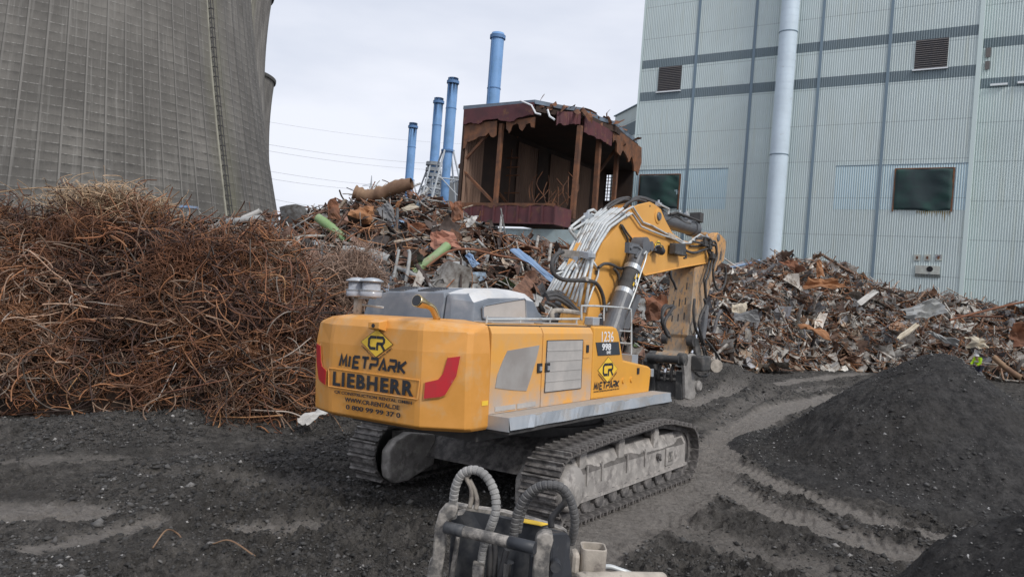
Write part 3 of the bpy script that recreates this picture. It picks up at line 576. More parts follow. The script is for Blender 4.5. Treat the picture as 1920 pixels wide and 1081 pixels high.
hl=atY(845,372,300); b=MB(); b.box((hl[0]-12,300,0),(hl[0]+14,312,hl[2]+4)); b.prism([(hl[0]-12,hl[2]+4),(hl[0]+14,hl[2]+4),(hl[0]+5,hl[2]+9),(hl[0]-4,hl[2]+9)],'y',300,312)
tag(b.build('boiler_house',mat('grey_far_building',(.16,.17,.18),.7),None),'grey roof between the feet of the blue stacks, left of the rusty house','building')
# pylon and lines
b=MB(); P=atY(697,329,430); h_=P[2]; 
for sx_ in(-1,1):
    for sy_ in(-1,1): b.tube([(sx_*4.5,sy_*4.5,0),(sx_*.9,sy_*.9,h_*.72),(0,0,h_)],.22,4)
for k in range(9):
    z0=h_*k/10; z1_=h_*(k+1)/10; w0=4.5-3.6*min(1,k/7.2); w1=4.5-3.6*min(1,(k+1)/7.2)
    for s_ in(-1,1): b.tube([(-w0,s_*w0,z0),(w1,s_*w1,z1_)],.13,3); b.tube([(w0,s_*w0,z0),(-w1,s_*w1,z1_)],.13,3)
for zz,l in((.68,9),(.8,7),(.9,5)): b.tube([(-l,0,h_*zz),(0,0,h_*zz+1.4),(l,0,h_*zz)],.18,4); b.tube([(-l,0,h_*zz),(l,0,h_*zz)],.15,4)
o=b.build('power_pylon',lat,None); o.location=(P[0],430,0); tag(o,'thin lattice power pylon far behind the left end of the scrap','pylon')
for k,(a,c,lab) in enumerate([((498,270),(800,306),'upper wire of the middle pair of power lines'),((498,282),(800,318),'lower wire of the middle pair of power lines'),((500,320),(760,350),'upper wire of the bottom pair of power lines'),((500,334),(740,358),'lower wire of the bottom pair of power lines'),((508,372),(640,388),'lowest faint power line just above the scrap'),((500,228),(830,268),'topmost faint power line across the sky')]):
    A=atY(*a,330); B_=atY(*c,430); pts=[A*(1-u)+B_*u-np.array([0,0,4*u*(1-u)*1.2]) for u in np.linspace(-.6,1.5,22)]
    b=MB(); b.tube(pts,.062 if k<5 else .045,4); tag(b.build('power_line',darkm,None),lab,'power line','overhead power lines')
# ------------------------------------------------------------------ cooling towers
def concrete(name,nr,lum=1.):
    M=bpy.data.materials.new(name); M.use_nodes=True; t=M.node_tree; p=t.nodes['Principled BSDF']; L=t.links.new; p.inputs['Roughness'].default_value=.9
    tc=N(t,'ShaderNodeTexCoord'); sx=N(t,'ShaderNodeSeparateXYZ'); L(tc.outputs['Object'],sx.inputs[0])
    at=N(t,'ShaderNodeMath',operation='ARCTAN2'); L(sx.outputs[1],at.inputs[0]); L(sx.outputs[0],at.inputs[1])
    def m(op,a,b=None,cl=False):
        n=N(t,'ShaderNodeMath',operation=op); n.use_clamp=cl
        for i,v in enumerate((a,b)):
            if v is None: continue
            if isinstance(v,(int,float)): n.inputs[i].default_value=v
            else: L(v,n.inputs[i])
        return n.outputs[0]
    th=at.outputs[0]; z=sx.outputs[2]
    cx=N(t,'ShaderNodeCombineXYZ'); L(m('MULTIPLY',th,42.),cx.inputs[0]); L(z,cx.inputs[1])
    def noise(sc,de,scale=(1,1,1),ro=.6):
        mp_=N(t,'ShaderNodeMapping'); mp_.inputs['Scale'].default_value=scale; L(cx.outputs[0],mp_.inputs[0]); n=N(t,'ShaderNodeTexNoise',Scale=sc,Detail=de,Roughness=ro); L(mp_.outputs[0],n.inputs[0]); return n.outputs[0]
    def mr(v,a,b,c=0.,d=1.):
        r=N(t,'ShaderNodeMapRange'); r.inputs[1].default_value=a; r.inputs[2].default_value=b; r.inputs[3].default_value=c; r.inputs[4].default_value=d; L(v,r.inputs[0]); return r.outputs[0]
    def mix(f,a,b):
        m_=N(t,'ShaderNodeMix',data_type='RGBA'); L(f,m_.inputs[0])
        for s_,v in((6,a),(7,b)):
            if isinstance(v,tuple): m_.inputs[s_].default_value=(*v,1)
            else: L(v,m_.inputs[s_])
        return m_.outputs[2]
    k=lambda *c:tuple(v*lum for v in c)
    base=mix(mr(noise(.12,8.,(1,.6,1)),.35,.65),k(.105,.098,.089),k(.19,.178,.16))
    # blotchy weathering that follows the pours: dark grime under each lift joint
    lift=1.55; zf=m('FRACT',m('DIVIDE',z,lift)); 
    g=m('MULTIPLY',mr(zf,.35,.95),mr(noise(.55,10.,(1,1.3,1),.75),.36,.60),True)
    dk=mr(z,62.,20.,.12,1.)                                            # algae and grime grow stronger towards the damp foot
    base=mix(m('MULTIPLY',g,m('MULTIPLY',dk,.95),True),base,k(.045,.043,.04))
    base=mix(m('MULTIPLY',mr(noise(.07,6.,(1,.7,1)),.42,.62),m('MULTIPLY',dk,.75),True),base,k(.085,.080,.073))
    ef=m('MULTIPLY',m('LESS_THAN',zf,.10),mr(noise(1.1,6.,(1.6,.4,1)),.45,.7,0,.75),True); base=mix(ef,base,k(.32,.31,.29))   # lime on the joints
    ld=m('MULTIPLY',m('GREATER_THAN',zf,.94),mr(noise(.5,4.),.35,.65,.0,.6)); base=mix(ld,base,k(.07,.068,.062))
    st=mr(noise(1.3,6.,(1.5,.06,1)),.55,.75,0,.45); base=mix(st,base,k(.28,.27,.25))
    # panel joints; light and dark rib edges painted in to strengthen their relief
    af=m('FRACT',m('MULTIPLY',th,nr/(2*math.pi)*3)); base=mix(m('MULTIPLY',m('LESS_THAN',af,.06),mr(noise(.4,5.),.35,.65,0,.5)),base,k(.08,.076,.07))
    rf=m('FRACT',m('MULTIPLY',th,nr/(2*math.pi))); rv=mr(noise(.35,6.,(1,.25,1)),.3,.6,.25,1.); base=mix(m('MULTIPLY',m('LESS_THAN',rf,.09),rv,True),base,k(.19,.18,.166)); base=mix(m('MULTIPLY',m('GREATER_THAN',rf,.95),.6),base,k(.05,.048,.044))
    # green-yellow run beside the ladder
    gd=m('ABSOLUTE',m('SUBTRACT',th,m('ADD',LAD+.028,0.))); gz_=m('MULTIPLY',mr(gd,.10,.0),mr(noise(.25,7.,(1,.35,1)),.3,.62),True); base=mix(m('MULTIPLY',gz_,.6),base,k(.16,.155,.10))
    gl=m('MULTIPLY',mr(m('ABSOLUTE',m('SUBTRACT',th,LAD-.008)),.012,.004),mr(noise(.7,6.,(1,.2,1)),.25,.5),True); base=mix(gl,base,k(.36,.345,.28))
    L(base,p.inputs['Base Color']); 
    n=N(t,'ShaderNodeTexNoise',Scale=1.2,Detail=8.); L(cx.outputs[0],n.inputs[0]); b=N(t,'ShaderNodeBump',Strength=.5,Distance=.1); L(n.outputs[0],b.inputs['Height']); L(b.outputs[0],p.inputs['Normal'])
    return M
def ctower(name,label,ax,dist,top,nrib,lum,seg=352,ladder=True):
    cx_=dist*math.sin(ax); cy_=dist*math.cos(ax)
    Rz=lambda z_: math.sqrt(1101+.122*(z_-105)**2)*1.0
    o=empty(name,label,'cooling tower',(cx_,cy_,0),group='concrete cooling towers')
    nz_=60; zs=np.linspace(7,top,nz_); th=np.arange(seg)/seg*2*np.pi; ribw=(np.arange(seg)%4==0)*.22+(np.arange(seg)%8==0)*.12
    Rr=np.array([Rz(z_) for z_ in zs])[:,None]+ribw[None,:]; V=np.stack([Rr*np.cos(th),Rr*np.sin(th),np.repeat(zs[:,None],seg,1)],-1).reshape(-1,3)
    i=np.arange(nz_-1)[:,None]*seg; j=np.arange(seg)[None,:]; F=np.stack([i+j,i+(j+1)%seg,i+seg+(j+1)%seg,i+seg+j],-1).reshape(-1,4)
    obj_from('shell',V,F,concrete(name+'_concrete',nrib,lum),o)
    # inner skin gives the rim its thickness
    Ri=np.array([Rz(z_) for z_ in zs])[:,None]-.8+0*ribw[None,:]; V2=np.stack([Ri*np.cos(th),Ri*np.sin(th),np.repeat(zs[:,None],seg,1)],-1).reshape(-1,3); obj_from('inner_shell',V2,F[:,::-1].copy(),MATS['inner_concrete'],o)
    b=MB(); r=Rz(top); b.lathe([(r-1,-.6),(r+1.1,-.9),(r+1.3,0),(r+1.3,1.1),(r-1,1.1)],(0,0,top-.2),n=96); b.build('rim_walkway',MATS['inner_concrete'],o)
    b=MB()
    for k in range(44):
        a=k/44*2*math.pi; r0=Rz(0)+1.5; r1=Rz(7); da=math.pi/44; b.tube([(r0*math.cos(a),r0*math.sin(a),0),(r1*math.cos(a+da),r1*math.sin(a+da),7.3)],.45,6); b.tube([(r0*math.cos(a),r0*math.sin(a),0),(r1*math.cos(a-da),r1*math.sin(a-da),7.3)],.45,6)
    b.build('raking_columns',MATS['inner_concrete'],o)
    if ladder:
        b=MB(); a=LAD
        for da in(-.009,.009): b.tube([((Rz(z_)+.9)*math.cos(a+da),(Rz(z_)+.9)*math.sin(a+da),z_) for z_ in np.linspace(8,top,40)],.1,4)
        for z_ in np.arange(8,top,1.9): b.tube([((Rz(z_)+.9)*math.cos(a+d_),(Rz(z_)+.9)*math.sin(a+d_),z_) for d_ in(-.012,.012)],.14,4); b.tube([((Rz(z_)+q)*math.cos(a),(Rz(z_)+q)*math.sin(a),z_) for q in(0,.95)],.1,4)
        b.build('caged_ladder',darkm,o)
    return o
AX1=-31.96*math.pi/180; D1=186.
cxy=np.array([D1*math.sin(AX1),D1*math.cos(AX1)])
def tower_ang(px,py,R_):    # angle on the shell seen at a pixel
    d=ray(px,py)[:2]; d=d/np.linalg.norm(d); bq=d@cxy; t_=bq-math.sqrt(max(0,bq*bq-(cxy@cxy-R_*R_))); P=d*t_-cxy; return math.atan2(P[1],P[0])
LAD=tower_ang(396,200,40.2)
inner=mat('inner_concrete',(.10,.098,.092),.9,c2=(.07,.07,.066),scale=.3)
ctower('cooling_tower','huge ribbed grey cooling tower with a caged ladder, filling the left of the view',AX1,D1,130,88,1.0)
ctower('cooling_tower','paler cooling tower whose waist shows just right of the huge near tower',-24.6*math.pi/180,370.,130,88,1.25,ladder=False)
ctower('cooling_tower','farthest cooling tower, only its dark rim and one side showing beyond the others',-22.35*math.pi/180,537.,130,88,1.1,ladder=False)
# ------------------------------------------------------------------ scrap: wire heap, scrap heaps, single pieces
RUSTS=np.array([(.26,.115,.05),(.20,.085,.04),(.32,.155,.07),(.13,.06,.035),(.22,.13,.08),(.16,.085,.055)])
def wires(C,N_,r,tint,steps=15,step=.13,curl=1.2,name=None,pull=None):
    """bent rods: random walks that curl; C centres (n,3)"""
    n=len(C); d=rng.normal(size=(n,3)); d[:,2]*=.55; d-= .6*(d*N_).sum(1,keepdims=True)*N_; d/=np.linalg.norm(d,axis=1,keepdims=True)
    ax=rng.normal(size=(n,3)); ax+=N_*1.2*rng.choice([-1,1],(n,1)); ax/=np.linalg.norm(ax,axis=1,keepdims=True)
    k0=rng.normal(0,curl,n)*step; P=np.zeros((n,steps,3)); p=C.copy(); kk=k0.copy()
    for i in range(steps):
        P[:,i]=p; kk=kk*.86+rng.normal(0,curl*.9,n)*step*.5+k0*.14; ax+=rng.normal(0,.22,(n,3)); ax/=np.linalg.norm(ax,axis=1,keepdims=True)
        perp=np.cross(ax,d); d=d+perp*kk[:,None]; d/=np.linalg.norm(d,axis=1,keepdims=True); d[:,2]-=.012; p=p+d*(step if np.isscalar(step) else step)
    P+= (C-P.mean(1))[:,None,:]
    return P,r,tint
def tubesmesh(P,r,tint,sides=4):
    n,k,_=P.shape; T=np.gradient(P,axis=1); T/=np.linalg.norm(T,axis=2,keepdims=True)+1e-9
    ref=np.array([.31,.17,.93]); A=np.cross(T,ref); A/=np.linalg.norm(A,axis=2,keepdims=True)+1e-9; B=np.cross(T,A)
    a=np.arange(sides)/sides*2*np.pi; rr=r[:,None,None,None]
    V=P[:,:,None,:]+rr*(A[:,:,None,:]*np.cos(a)[None,None,:,None]+B[:,:,None,:]*np.sin(a)[None,None,:,None])
    i=np.arange(k-1)[:,None]*sides; j=np.arange(sides)[None,:]; F=np.stack([i+j,i+(j+1)%sides,i+sides+(j+1)%sides,i+sides+j],-1).reshape(-1,4)
    F=(F[None]+np.arange(n)[:,None,None]*k*sides).reshape(-1,4); return V.reshape(-1,3),F,np.repeat(tint,k*sides,0)
def plates(C,N_,size,tint,g=4):
    """crumpled sheets: g x g grids, folded and bent"""
    n=len(C); u,v=np.meshgrid(np.linspace(-1,1,g),np.linspace(-1,1,g)); u=u.ravel();v=v.ravel()
    asp=np.exp(rng.uniform(math.log(.12),0,n))[:,None]; amp=rng.normal(0,.32,(n,5)); 
    z=amp[:,0:1]*u**2+amp[:,1:2]*v**2+amp[:,2:3]*u*v+np.abs(u+amp[:,3:4]*v-amp[:,4:5])*rng.uniform(-.7,.7,(n,1))+rng.normal(0,.045,(n,g*g))
    uu=u[None]*(1+rng.normal(0,.09,(n,g*g)))*(1-.3*np.abs(z)); vv=v[None]*asp*(1+rng.normal(0,.13,(n,g*g)))
    d=N_+rng.normal(0,.55,(n,3)); d/=np.linalg.norm(d,axis=1,keepdims=True); a=np.cross(d,rng.normal(size=(n,3))); a/=np.linalg.norm(a,axis=1,keepdims=True); b=np.cross(d,a)
    V=C[:,None,:]+size[:,None,None]*(uu[...,None]*a[:,None,:]+vv[...,None]*b[:,None,:]+z[...,None]*d[:,None,:]*.8)
    q=[(j*g+i,j*g+i+1,(j+1)*g+i+1,(j+1)*g+i) for j in range(g-1) for i in range(g-1)]; F=(np.array(q)[None]+np.arange(n)[:,None,None]*g*g).reshape(-1,4)
    return V.reshape(-1,3),F,np.repeat(tint,g*g,0)
def join(parts):
    Vs=[];Fs=[];Ts=[];o=0
    for V,F,T in parts: Vs.append(V);Fs.append(F+o);Ts.append(T);o+=len(V)
    return np.concatenate(Vs),np.concatenate(Fs),np.concatenate(Ts)
class Heap:
    """a mound between a foot line on the ground and a crest line; both lists of (x,y,z)"""
    def __init__(s,foot,crest,pw=.62,nu=160,nv=60,noise=.5,nsc=.5,seed=0,back=8.):
        s.nu,s.nv=nu,nv; fo=s.res(foot,nu); crs=s.res(crest,nu); v=np.linspace(0,1,nv)
        G=fo[None]*(1-v[:,None,None])+crs[None]*v[:,None,None]; prof=v**pw; G[...,2]=fo[None,:,2]*(1-prof[:,None])+crs[None,:,2]*prof[:,None]
        nn=(fbm(G[...,0]*nsc+3,G[...,1]*nsc*1.0+G[...,2]*nsc*1.3,5,seed)-.5)*2*noise*np.minimum(1,np.minimum(v*5,(1-v)*8+.25))[:,None]
        N0=s.norm(G); G=G+N0*nn[...,None]; s.G=G; s.N=s.norm(G)
    def res(s,P,n):
        P=np.array(smoothpath([tuple(p) for p in P],6)); L_=np.r_[0,np.cumsum(np.linalg.norm(np.diff(P[:,:2],axis=0),axis=1))]; t_=np.linspace(0,L_[-1],n); return np.stack([np.interp(t_,L_,P[:,i]) for i in range(3)],1)
    def norm(s,G):
        du=np.gradient(G,axis=1); dv=np.gradient(G,axis=0); n=np.cross(du,dv); n/=np.linalg.norm(n,axis=2,keepdims=True)+1e-9; return np.where(n[...,1:2]*-1+n[...,2:3]*.6<0,-n,n)
    def mesh(s,back=6.,fwd=None):
        G=s.G; last=G[-1].copy(); rows=[G]
        for k,(dy,f) in enumerate(((1.2,.93),(3,.6),(back,.0))): r=last.copy(); r[:,1]+=dy; r[:,2]=last[:,2]*f-.3; rows.append(r[None])
        G2=np.concatenate([np.concatenate([(G[0]-np.array([0,.3,.6]))[None]]+[rows[0]]+rows[1:])]); nr_,nc_=G2.shape[:2]; idx=np.arange(nr_*nc_).reshape(nr_,nc_)
        return G2.reshape(-1,3),np.stack([idx[:-1,:-1],idx[:-1,1:],idx[1:,1:],idx[1:,:-1]],-1).reshape(-1,4)
    def sample(s,n,w=None,vmax=1.):
        j=rng.integers(0,s.nu-1,n); v=rng.uniform(0,vmax,n)*(s.nv-1.001); i=v.astype(int); a=rng.uniform(0,1,(n,1)); b=(v-i)[:,None]
        g=lambda A:(A[i,j]*(1-a)+A[i,np.minimum(j+1,s.nu-1)]*a)*(1-b)+(A[i+1,j]*(1-a)+A[i+1,np.minimum(j+1,s.nu-1)]*a)*b
        return g(s.G),g(s.N)
# ---- wire heap at the left
foot=[(*atY(x,800,Y)[:2],0.05) for x,Y in((-700,19.),(-300,19.),(0,19.1),(250,19.3),(400,19.4),(520,19.6),(575,20.4),(600,21.8),(630,24.))]
cres=[atY(x,y,Y) for x,y,Y in((-800,400,24.),(-330,372,24.5),(-120,386,24.5),(0,395,24.5),(90,392,24.5),(165,384,24.5),(235,378,24.3),(300,408,24.3),(370,440,24.2),(430,432,24.4),(500,440,24.8),(550,476,25.),(585,530,25.),(605,600,25.),(625,680,25.))]
WH=Heap(foot,cres,pw=.60,noise=.95,nsc=.62,seed=4,nu=170)
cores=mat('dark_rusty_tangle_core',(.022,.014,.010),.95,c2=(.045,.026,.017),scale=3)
wh=[]
Vc,Fc=WH.mesh(); Vc=Vc.copy()
def inset(Vc,H,d=.35): return Vc
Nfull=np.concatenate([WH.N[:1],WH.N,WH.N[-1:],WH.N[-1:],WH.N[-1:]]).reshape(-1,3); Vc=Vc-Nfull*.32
def wtint(C,seed,base=RUSTS):
    f=fbm(C[:,0]*.55+9,C[:,2]*.8+C[:,1]*.3,3,seed); k=np.clip(((f-.28)/.44)*len(base)+rng.normal(0,.9,len(C)),0,len(base)-1).astype(int)
    t_=base[k]*np.exp(rng.normal(0,.28,(len(C),1))); gr=rng.uniform(0,1,len(C))<.07; lum=t_.mean(1,keepdims=True); t_=np.where(gr[:,None],lum*np.array([1.6,1.35,1.15]),t_); return t_
WB=np.array([(.06,.030,.021),(.12,.052,.030),(.20,.085,.04),(.28,.13,.06),(.19,.10,.06),(.25,.17,.12)])
def wirebatch(n,off,r0,r1,steps,step,curl,seed,vmax=1.,bright=1.,sides=4):
    C,Nn=WH.sample(n,vmax=vmax); C=C+Nn*rng.uniform(off[0],off[1],(n,1)); P,_,_=wires(C,Nn,None,None,steps,step,curl)
    P[...,2]=np.maximum(P[...,2],.03+rng.uniform(0,.05,(n,1)))
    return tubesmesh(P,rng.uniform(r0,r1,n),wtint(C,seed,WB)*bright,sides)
wh.append(wirebatch(4200,(-.40,-.08),.009,.016,16,.11,3.2,31,bright=.7,sides=3))  # deep layer tinted darker: shade of the gaps put into the wire colour
wh.append(wirebatch(6500,(-.18,.12),.008,.0135,18,.10,4.2,32,sides=3))
wh.append(wirebatch(2300,(-.12,.22),.013,.021,22,.13,2.0,33,bright=1.15))
wh.append(wirebatch(260,(-.05,.2),.017,.022,24,.16,1.2,34,vmax=.7,bright=1.15))
# tight fine bird's-nest clumps
for k in range(46):
    C0,N0=WH.sample(1); n=120; C=C0+rng.normal(0,.32,(n,3)); P,_,_=wires(C,np.repeat(N0,n,0),None,None,14,.085,4.5); P[...,2]=np.maximum(P[...,2],.03); c_=WB[rng.integers(2,5)]*rng.uniform(.75,1.15)
    wh.append(tubesmesh(P,rng.uniform(.007,.011,n),np.repeat(c_[None],n,0)*np.exp(rng.normal(0,.2,(n,1))),3))
# crown tuft and a few long feelers
top=atY(200,386,24.2); n=420; C=top+rng.normal(0,1,(n,3))*np.array([.9,.4,.28]); P,_,_=wires(C,np.repeat([[0,-.5,.8]],n,0),None,None,16,.12,2.6); wh.append(tubesmesh(P,rng.uniform(.009,.014,n),np.array([[.42,.30,.19]])*np.exp(rng.normal(0,.3,(n,1))),3))
def feel(pts,Y,r,c): 
    P=np.array(smoothpath([tuple(atY(x,y,Y+dy)) for x,y,dy in pts],5))[None]; wh.append(tubesmesh(P,np.array([r]),np.array([c]),5))
feel([(0,360,0),(60,353,0),(150,352,.1),(180,362,.2)],24,.02,(.4,.27,.15)); feel([(286,392,0),(315,375,0),(336,359,0)],24,.018,(.35,.24,.15)); feel([(230,382,0),(233,352,0),(240,349,.1),(252,372,.1)],24,.012,(.4,.3,.2))
feel([(375,466,0),(376,420,0),(376,404,0)],24,.03,(.15,.07,.045)); feel([(148,600,0),(230,596,-.2),(300,610,0),(330,596,0)],20.3,.02,(.42,.27,.17)); feel([(130,815,0),(137,780,0),(125,740,.3),(150,700,.5)],18.9,.017,(.5,.28,.13)); feel([(385,818,0),(410,800,0),(412,770,.3),(405,740,.6)],18.9,.016,(.5,.28,.13))
feel([(255,808,0),(270,780,.1),(300,740,.4),(330,680,.7)],19,.013,(.45,.40,.36)); feel([(395,780,0),(460,782,-.2),(530,778,0)],19.3,.02,(.42,.22,.1)); feel([(480,516,0),(530,519,0),(533,560,.0),(538,590,0)],22,.02,(.45,.25,.12))
for k in range(22):
    c0=np.array(gp(650,620,0))*0+np.array(atY(rng.uniform(600,690),rng.uniform(500,590),28.5)); n=60; C=c0+rng.normal(0,.4,(n,3)); P,_,_=wires(C,np.repeat([[0,-.7,.7]],n,0),None,None,16,.12,2.6); wh.append(tubesmesh(P,rng.uniform(.009,.014,n),np.array([[.36,.25,.19]])*np.exp(rng.normal(0,.3,(n,1))),3))
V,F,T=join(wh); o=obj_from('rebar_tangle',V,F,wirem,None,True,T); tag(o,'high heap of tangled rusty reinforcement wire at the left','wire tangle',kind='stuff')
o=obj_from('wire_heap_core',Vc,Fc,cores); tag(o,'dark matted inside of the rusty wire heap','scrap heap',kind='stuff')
# ---- scrap heap behind the machine
def heapobj(H,name,label,pal,weights,npl,nw,smin,smax,seed,wr=(.02,.04),wl=.2,core=cores,extra=None):
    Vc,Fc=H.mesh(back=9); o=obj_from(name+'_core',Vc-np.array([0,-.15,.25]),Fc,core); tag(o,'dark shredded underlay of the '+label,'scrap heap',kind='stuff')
    C,Nn=H.sample(npl); C+=Nn*rng.uniform(-.25,.35,(npl,1)); pal=np.array(pal)
    f=fbm(C[:,0]*.22+seed,C[:,1]*.22+C[:,2]*.35,4,seed); pk_=np.array([rng.choice(len(pal),p=weights) for _ in range(npl)])
    if extra is not None: pk_=extra(C,pk_,f)
    t_=pal[pk_]*np.exp(rng.normal(0,.25,(npl,1))); sz=np.exp(rng.uniform(math.log(smin),math.log(smax),npl))*np.where(rng.uniform(0,1,npl)<.12,1.6,1.); pr=[plates(C,Nn,sz,t_)]
    nb=420; C,Nn=H.sample(nb); C+=Nn*rng.uniform(-.1,.45,(nb,1)); d=rng.normal(size=(nb,3)); d-=.7*(d*Nn).sum(1,keepdims=True)*Nn; d/=np.linalg.norm(d,axis=1,keepdims=True); ln_=rng.uniform(.6,2.4,nb)[:,None,None]; bend=np.cross(d,Nn)*rng.normal(0,.12,(nb,1)); tt_=np.linspace(-1,1,6)[None,:,None]; P=C[:,None,:]+d[:,None,:]*tt_*ln_+bend[:,None,:]*(tt_**2)*ln_; P[...,2]=np.maximum(P[...,2],.1); pr.append(tubesmesh(P,np.exp(rng.uniform(math.log(.03),math.log(.13),nb)),pal[rng.choice([0,1,2,3,4,4,6,7],nb)]*rng.uniform(.8,1.25,(nb,1)),6))
    if nw:
        C,Nn=H.sample(nw); C+=Nn*rng.uniform(0,.5,(nw,1)); P,_,_=wires(C,Nn,None,None,10,wl,.55); t2=RUSTS[rng.integers(0,6,nw)]*rng.uniform(.7,1.8,(nw,1)); gr=rng.uniform(0,1,nw)<.3; t2[gr]=rng.uniform(.2,.45,(gr.sum(),1))*np.array([1,.98,.93]); P[...,2]=np.maximum(P[...,2],.05)
        pr.append(tubesmesh(P,rng.uniform(*wr,nw),t2,4))
    V,F,T=join(pr); o=obj_from(name,V,F,tintm,None,False,T); tag(o,label,'scrap heap',kind='stuff'); return o
foot=[(*atY(x,700,Y)[:2],0.) for x,Y in((60,38.),(250,37.),(450,33.),(650,31.),(850,31.5),(1000,33.),(1150,36.),(1280,41.),(1330,47.),(1420,55.))]
cres=[atY(x,y,Y) for x,y,Y in((100,430,50),(330,424,50),(400,420,50),(470,412,50),(560,404,50),(610,398,50),(650,382,50),(700,366,50),(745,360,50),(800,378,50),(850,396,50),(900,428,51),(960,446,52),(1040,458,54),(1100,472,56),(1180,490,58),(1260,506,60),(1350,512,62))]
MH=Heap(foot,cres,pw=.72,noise=.7,nsc=.25,seed=14,nu=200,nv=80)
PAL=[(.20,.10,.06),(.13,.07,.048),(.065,.045,.037),(.38,.36,.33),(.34,.345,.34),(.20,.27,.35),(.11,.115,.12),(.32,.26,.20),(.22,.32,.15),(.36,.20,.15)]
def ex(C,k,f):
    rustz=(C[:,2]>6.0)|((C[:,2]>4.6)&(C[:,0]>-7)&(C[:,0]<3)); return np.where(rustz&(rng.uniform(0,1,len(C))<.85),rng.choice([0,1,1,2,2,7],len(C)),k)
heapobj(MH,'mixed_scrap','mixed scrap heap of rusty sheets, grey pipes and blue and green parts behind the excavator',PAL,[.10,.11,.12,.18,.20,.05,.14,.075,.012,.013],5600,2600,.13,.72,5,extra=ex)
foot=[(*atY(x,y,Y)[:2],0.) for x,y,Y in((1240,690,42),(1300,690,43.5),(1370,690,46),(1470,690,51),(1560,690,54),(1650,690,55),(1750,690,56.),(1850,690,56.6),(1990,690,56),(2200,690,55))]
cres=[atY(x,y,Y) for x,y,Y in((1240,520,60),(1310,516,60),(1380,508,60),(1425,496,60),(1480,490,60),(1560,497,61),(1620,525,62),(1690,552,62),(1780,562,62),(1840,574,62),(1920,588,62),(2010,600,62),(2200,610,62))]
RH=Heap(foot,cres,pw=.75,noise=.55,nsc=.22,seed=24,nu=200,nv=80)
PAL2=[(.19,.11,.07),(.27,.17,.11),(.09,.055,.04),(.44,.41,.37),(.50,.48,.44),(.30,.30,.31),(.14,.14,.15),(.36,.28,.21)]
heapobj(RH,'sheet_scrap','wide scrap heap of pale crumpled sheets and rusty rods in front of the hall',PAL2,[.09,.06,.11,.28,.18,.13,.10,.05],5600,3600,.16,.78,7,wr=(.018,.038),wl=.22)
# ---- single pieces one can point at
sc_green=mat('green_painted_pipe',(.19,.31,.12),.6,c2=(.27,.34,.20),scale=1.2,dirt=(.25,.13,.07),dscale=.8,dthr=(.55,.7)); sc_blue=mat('blue_painted_steel',(.17,.27,.44),.5,c2=(.24,.33,.46),scale=1.,dirt=(.25,.16,.12),dscale=1.,dthr=(.62,.75))
sc_grey=mat('grey_scrap_pipe',(.25,.26,.26),.6,c2=(.36,.36,.35),scale=1.4,dirt=(.14,.08,.05),dscale=1.2,dthr=(.58,.7)); sc_tan=mat('tan_crushed_pipe',(.27,.17,.10),.75,c2=(.16,.09,.055),scale=.7,amt=(.42,.62),bump=.3,bscale=3)
sc_rust=mat('brown_rusty_sheet',(.22,.09,.045),.8,c2=(.12,.055,.032),scale=.9,amt=(.42,.62)); sc_red=mat('pinkish_red_sheet',(.42,.19,.13),.8,c2=(.33,.16,.11),scale=1.2); sc_white=mat('white_scrap_sheet',(.48,.47,.45),.6,c2=(.45,.43,.40),scale=1.5); sc_cream=mat('cream_panel',(.55,.49,.38),.8,c2=(.42,.36,.28),scale=2); sc_orange=mat('orange_rusty_sheet',(.36,.17,.075),.8,c2=(.24,.11,.05),scale=.9,bump=.3,bscale=3); sc_dgrey=mat('dark_grey_plate',(.12,.12,.125),.6,c2=(.2,.2,.2),scale=1.6); sc_pale=mat('pale_fittings',(.36,.37,.37),.65,c2=(.24,.235,.22),scale=2)
def spipe(name,label,pts,r,M,cat='pipe',crush=0,hollow=True):
    P=smoothpath([tuple(atY(*p)) for p in pts],5); C0=sum(P,Vector())/len(P); P=[p-C0 for p in P]; b=MB(); rr=random.Random(len(label)); rs=[r*(1+crush*rr.uniform(-.5,.5)) for _ in P]; b.tube(P,r,12,rs=rs)
    if hollow:
        b.F=b.F[:-2]; n0=len(b.V); b.tube(P[::-1],r*.86,12,rs=[q*.86 for q in rs][::-1]); b.F=b.F[:-2]; k=len(P)*12
        for j in range(12): b.F.append((j,(j+1)%12,n0+k-12+((12-(j+1))%12 if False else (j+1)%12),n0+k-12+j)) if False else None
    o=b.build(name,M,None,True); o.location=C0; tag(o,label,cat)
    if crush:
        for v in o.data.vertices: v.co*=1
    return o
def ssheet(name,label,pts,M,cat='metal sheet',crum=.25,seed=1,th=.05,g=7):
    """a crumpled plate through four photo corners (x,y,dist) clockwise"""
    c=[Vector(atY(*p)) for p in pts]; C0=sum(c,Vector())/4; c=[p-C0 for p in c]; n=(c[1]-c[0]).cross(c[3]-c[0]).normalized(); V=[]
    for j in range(g+1):
        for i in range(g+1):
            u,v=i/g,j/g; p=(c[0].lerp(c[1],u)).lerp(c[3].lerp(c[2],u),v); q=float(fbm(np.array(u*2.3+seed*3.1),np.array(v*2.3),3,seed)-.5)*2; e=float(vnoise(np.array(u*5.+seed),np.array(v*5.),seed+1)-.5)
            edge=(i in(0,g))or(j in(0,g)); p=p+n*(q*crum*3)+(p.normalized()*e*crum*(.9 if edge else .2)); V.append(p)
    F=[(j*(g+1)+i,j*(g+1)+i+1,(j+1)*(g+1)+i+1,(j+1)*(g+1)+i) for j in range(g) for i in range(g)]
    o=obj_from(name,V,F,M,None); s_=o.modifiers.new('thick','SOLIDIFY'); s_.thickness=th; o.location=C0; tag(o,label,cat); return o
spipe('crushed_pipe','long tan crushed pipe lying on the very top of the rusty scrap',[(665,360,47),(690,368,47),(715,362,46.8),(745,350,46.6),(772,344,46.4)],.42,sc_tan,'crushed pipe',.35)
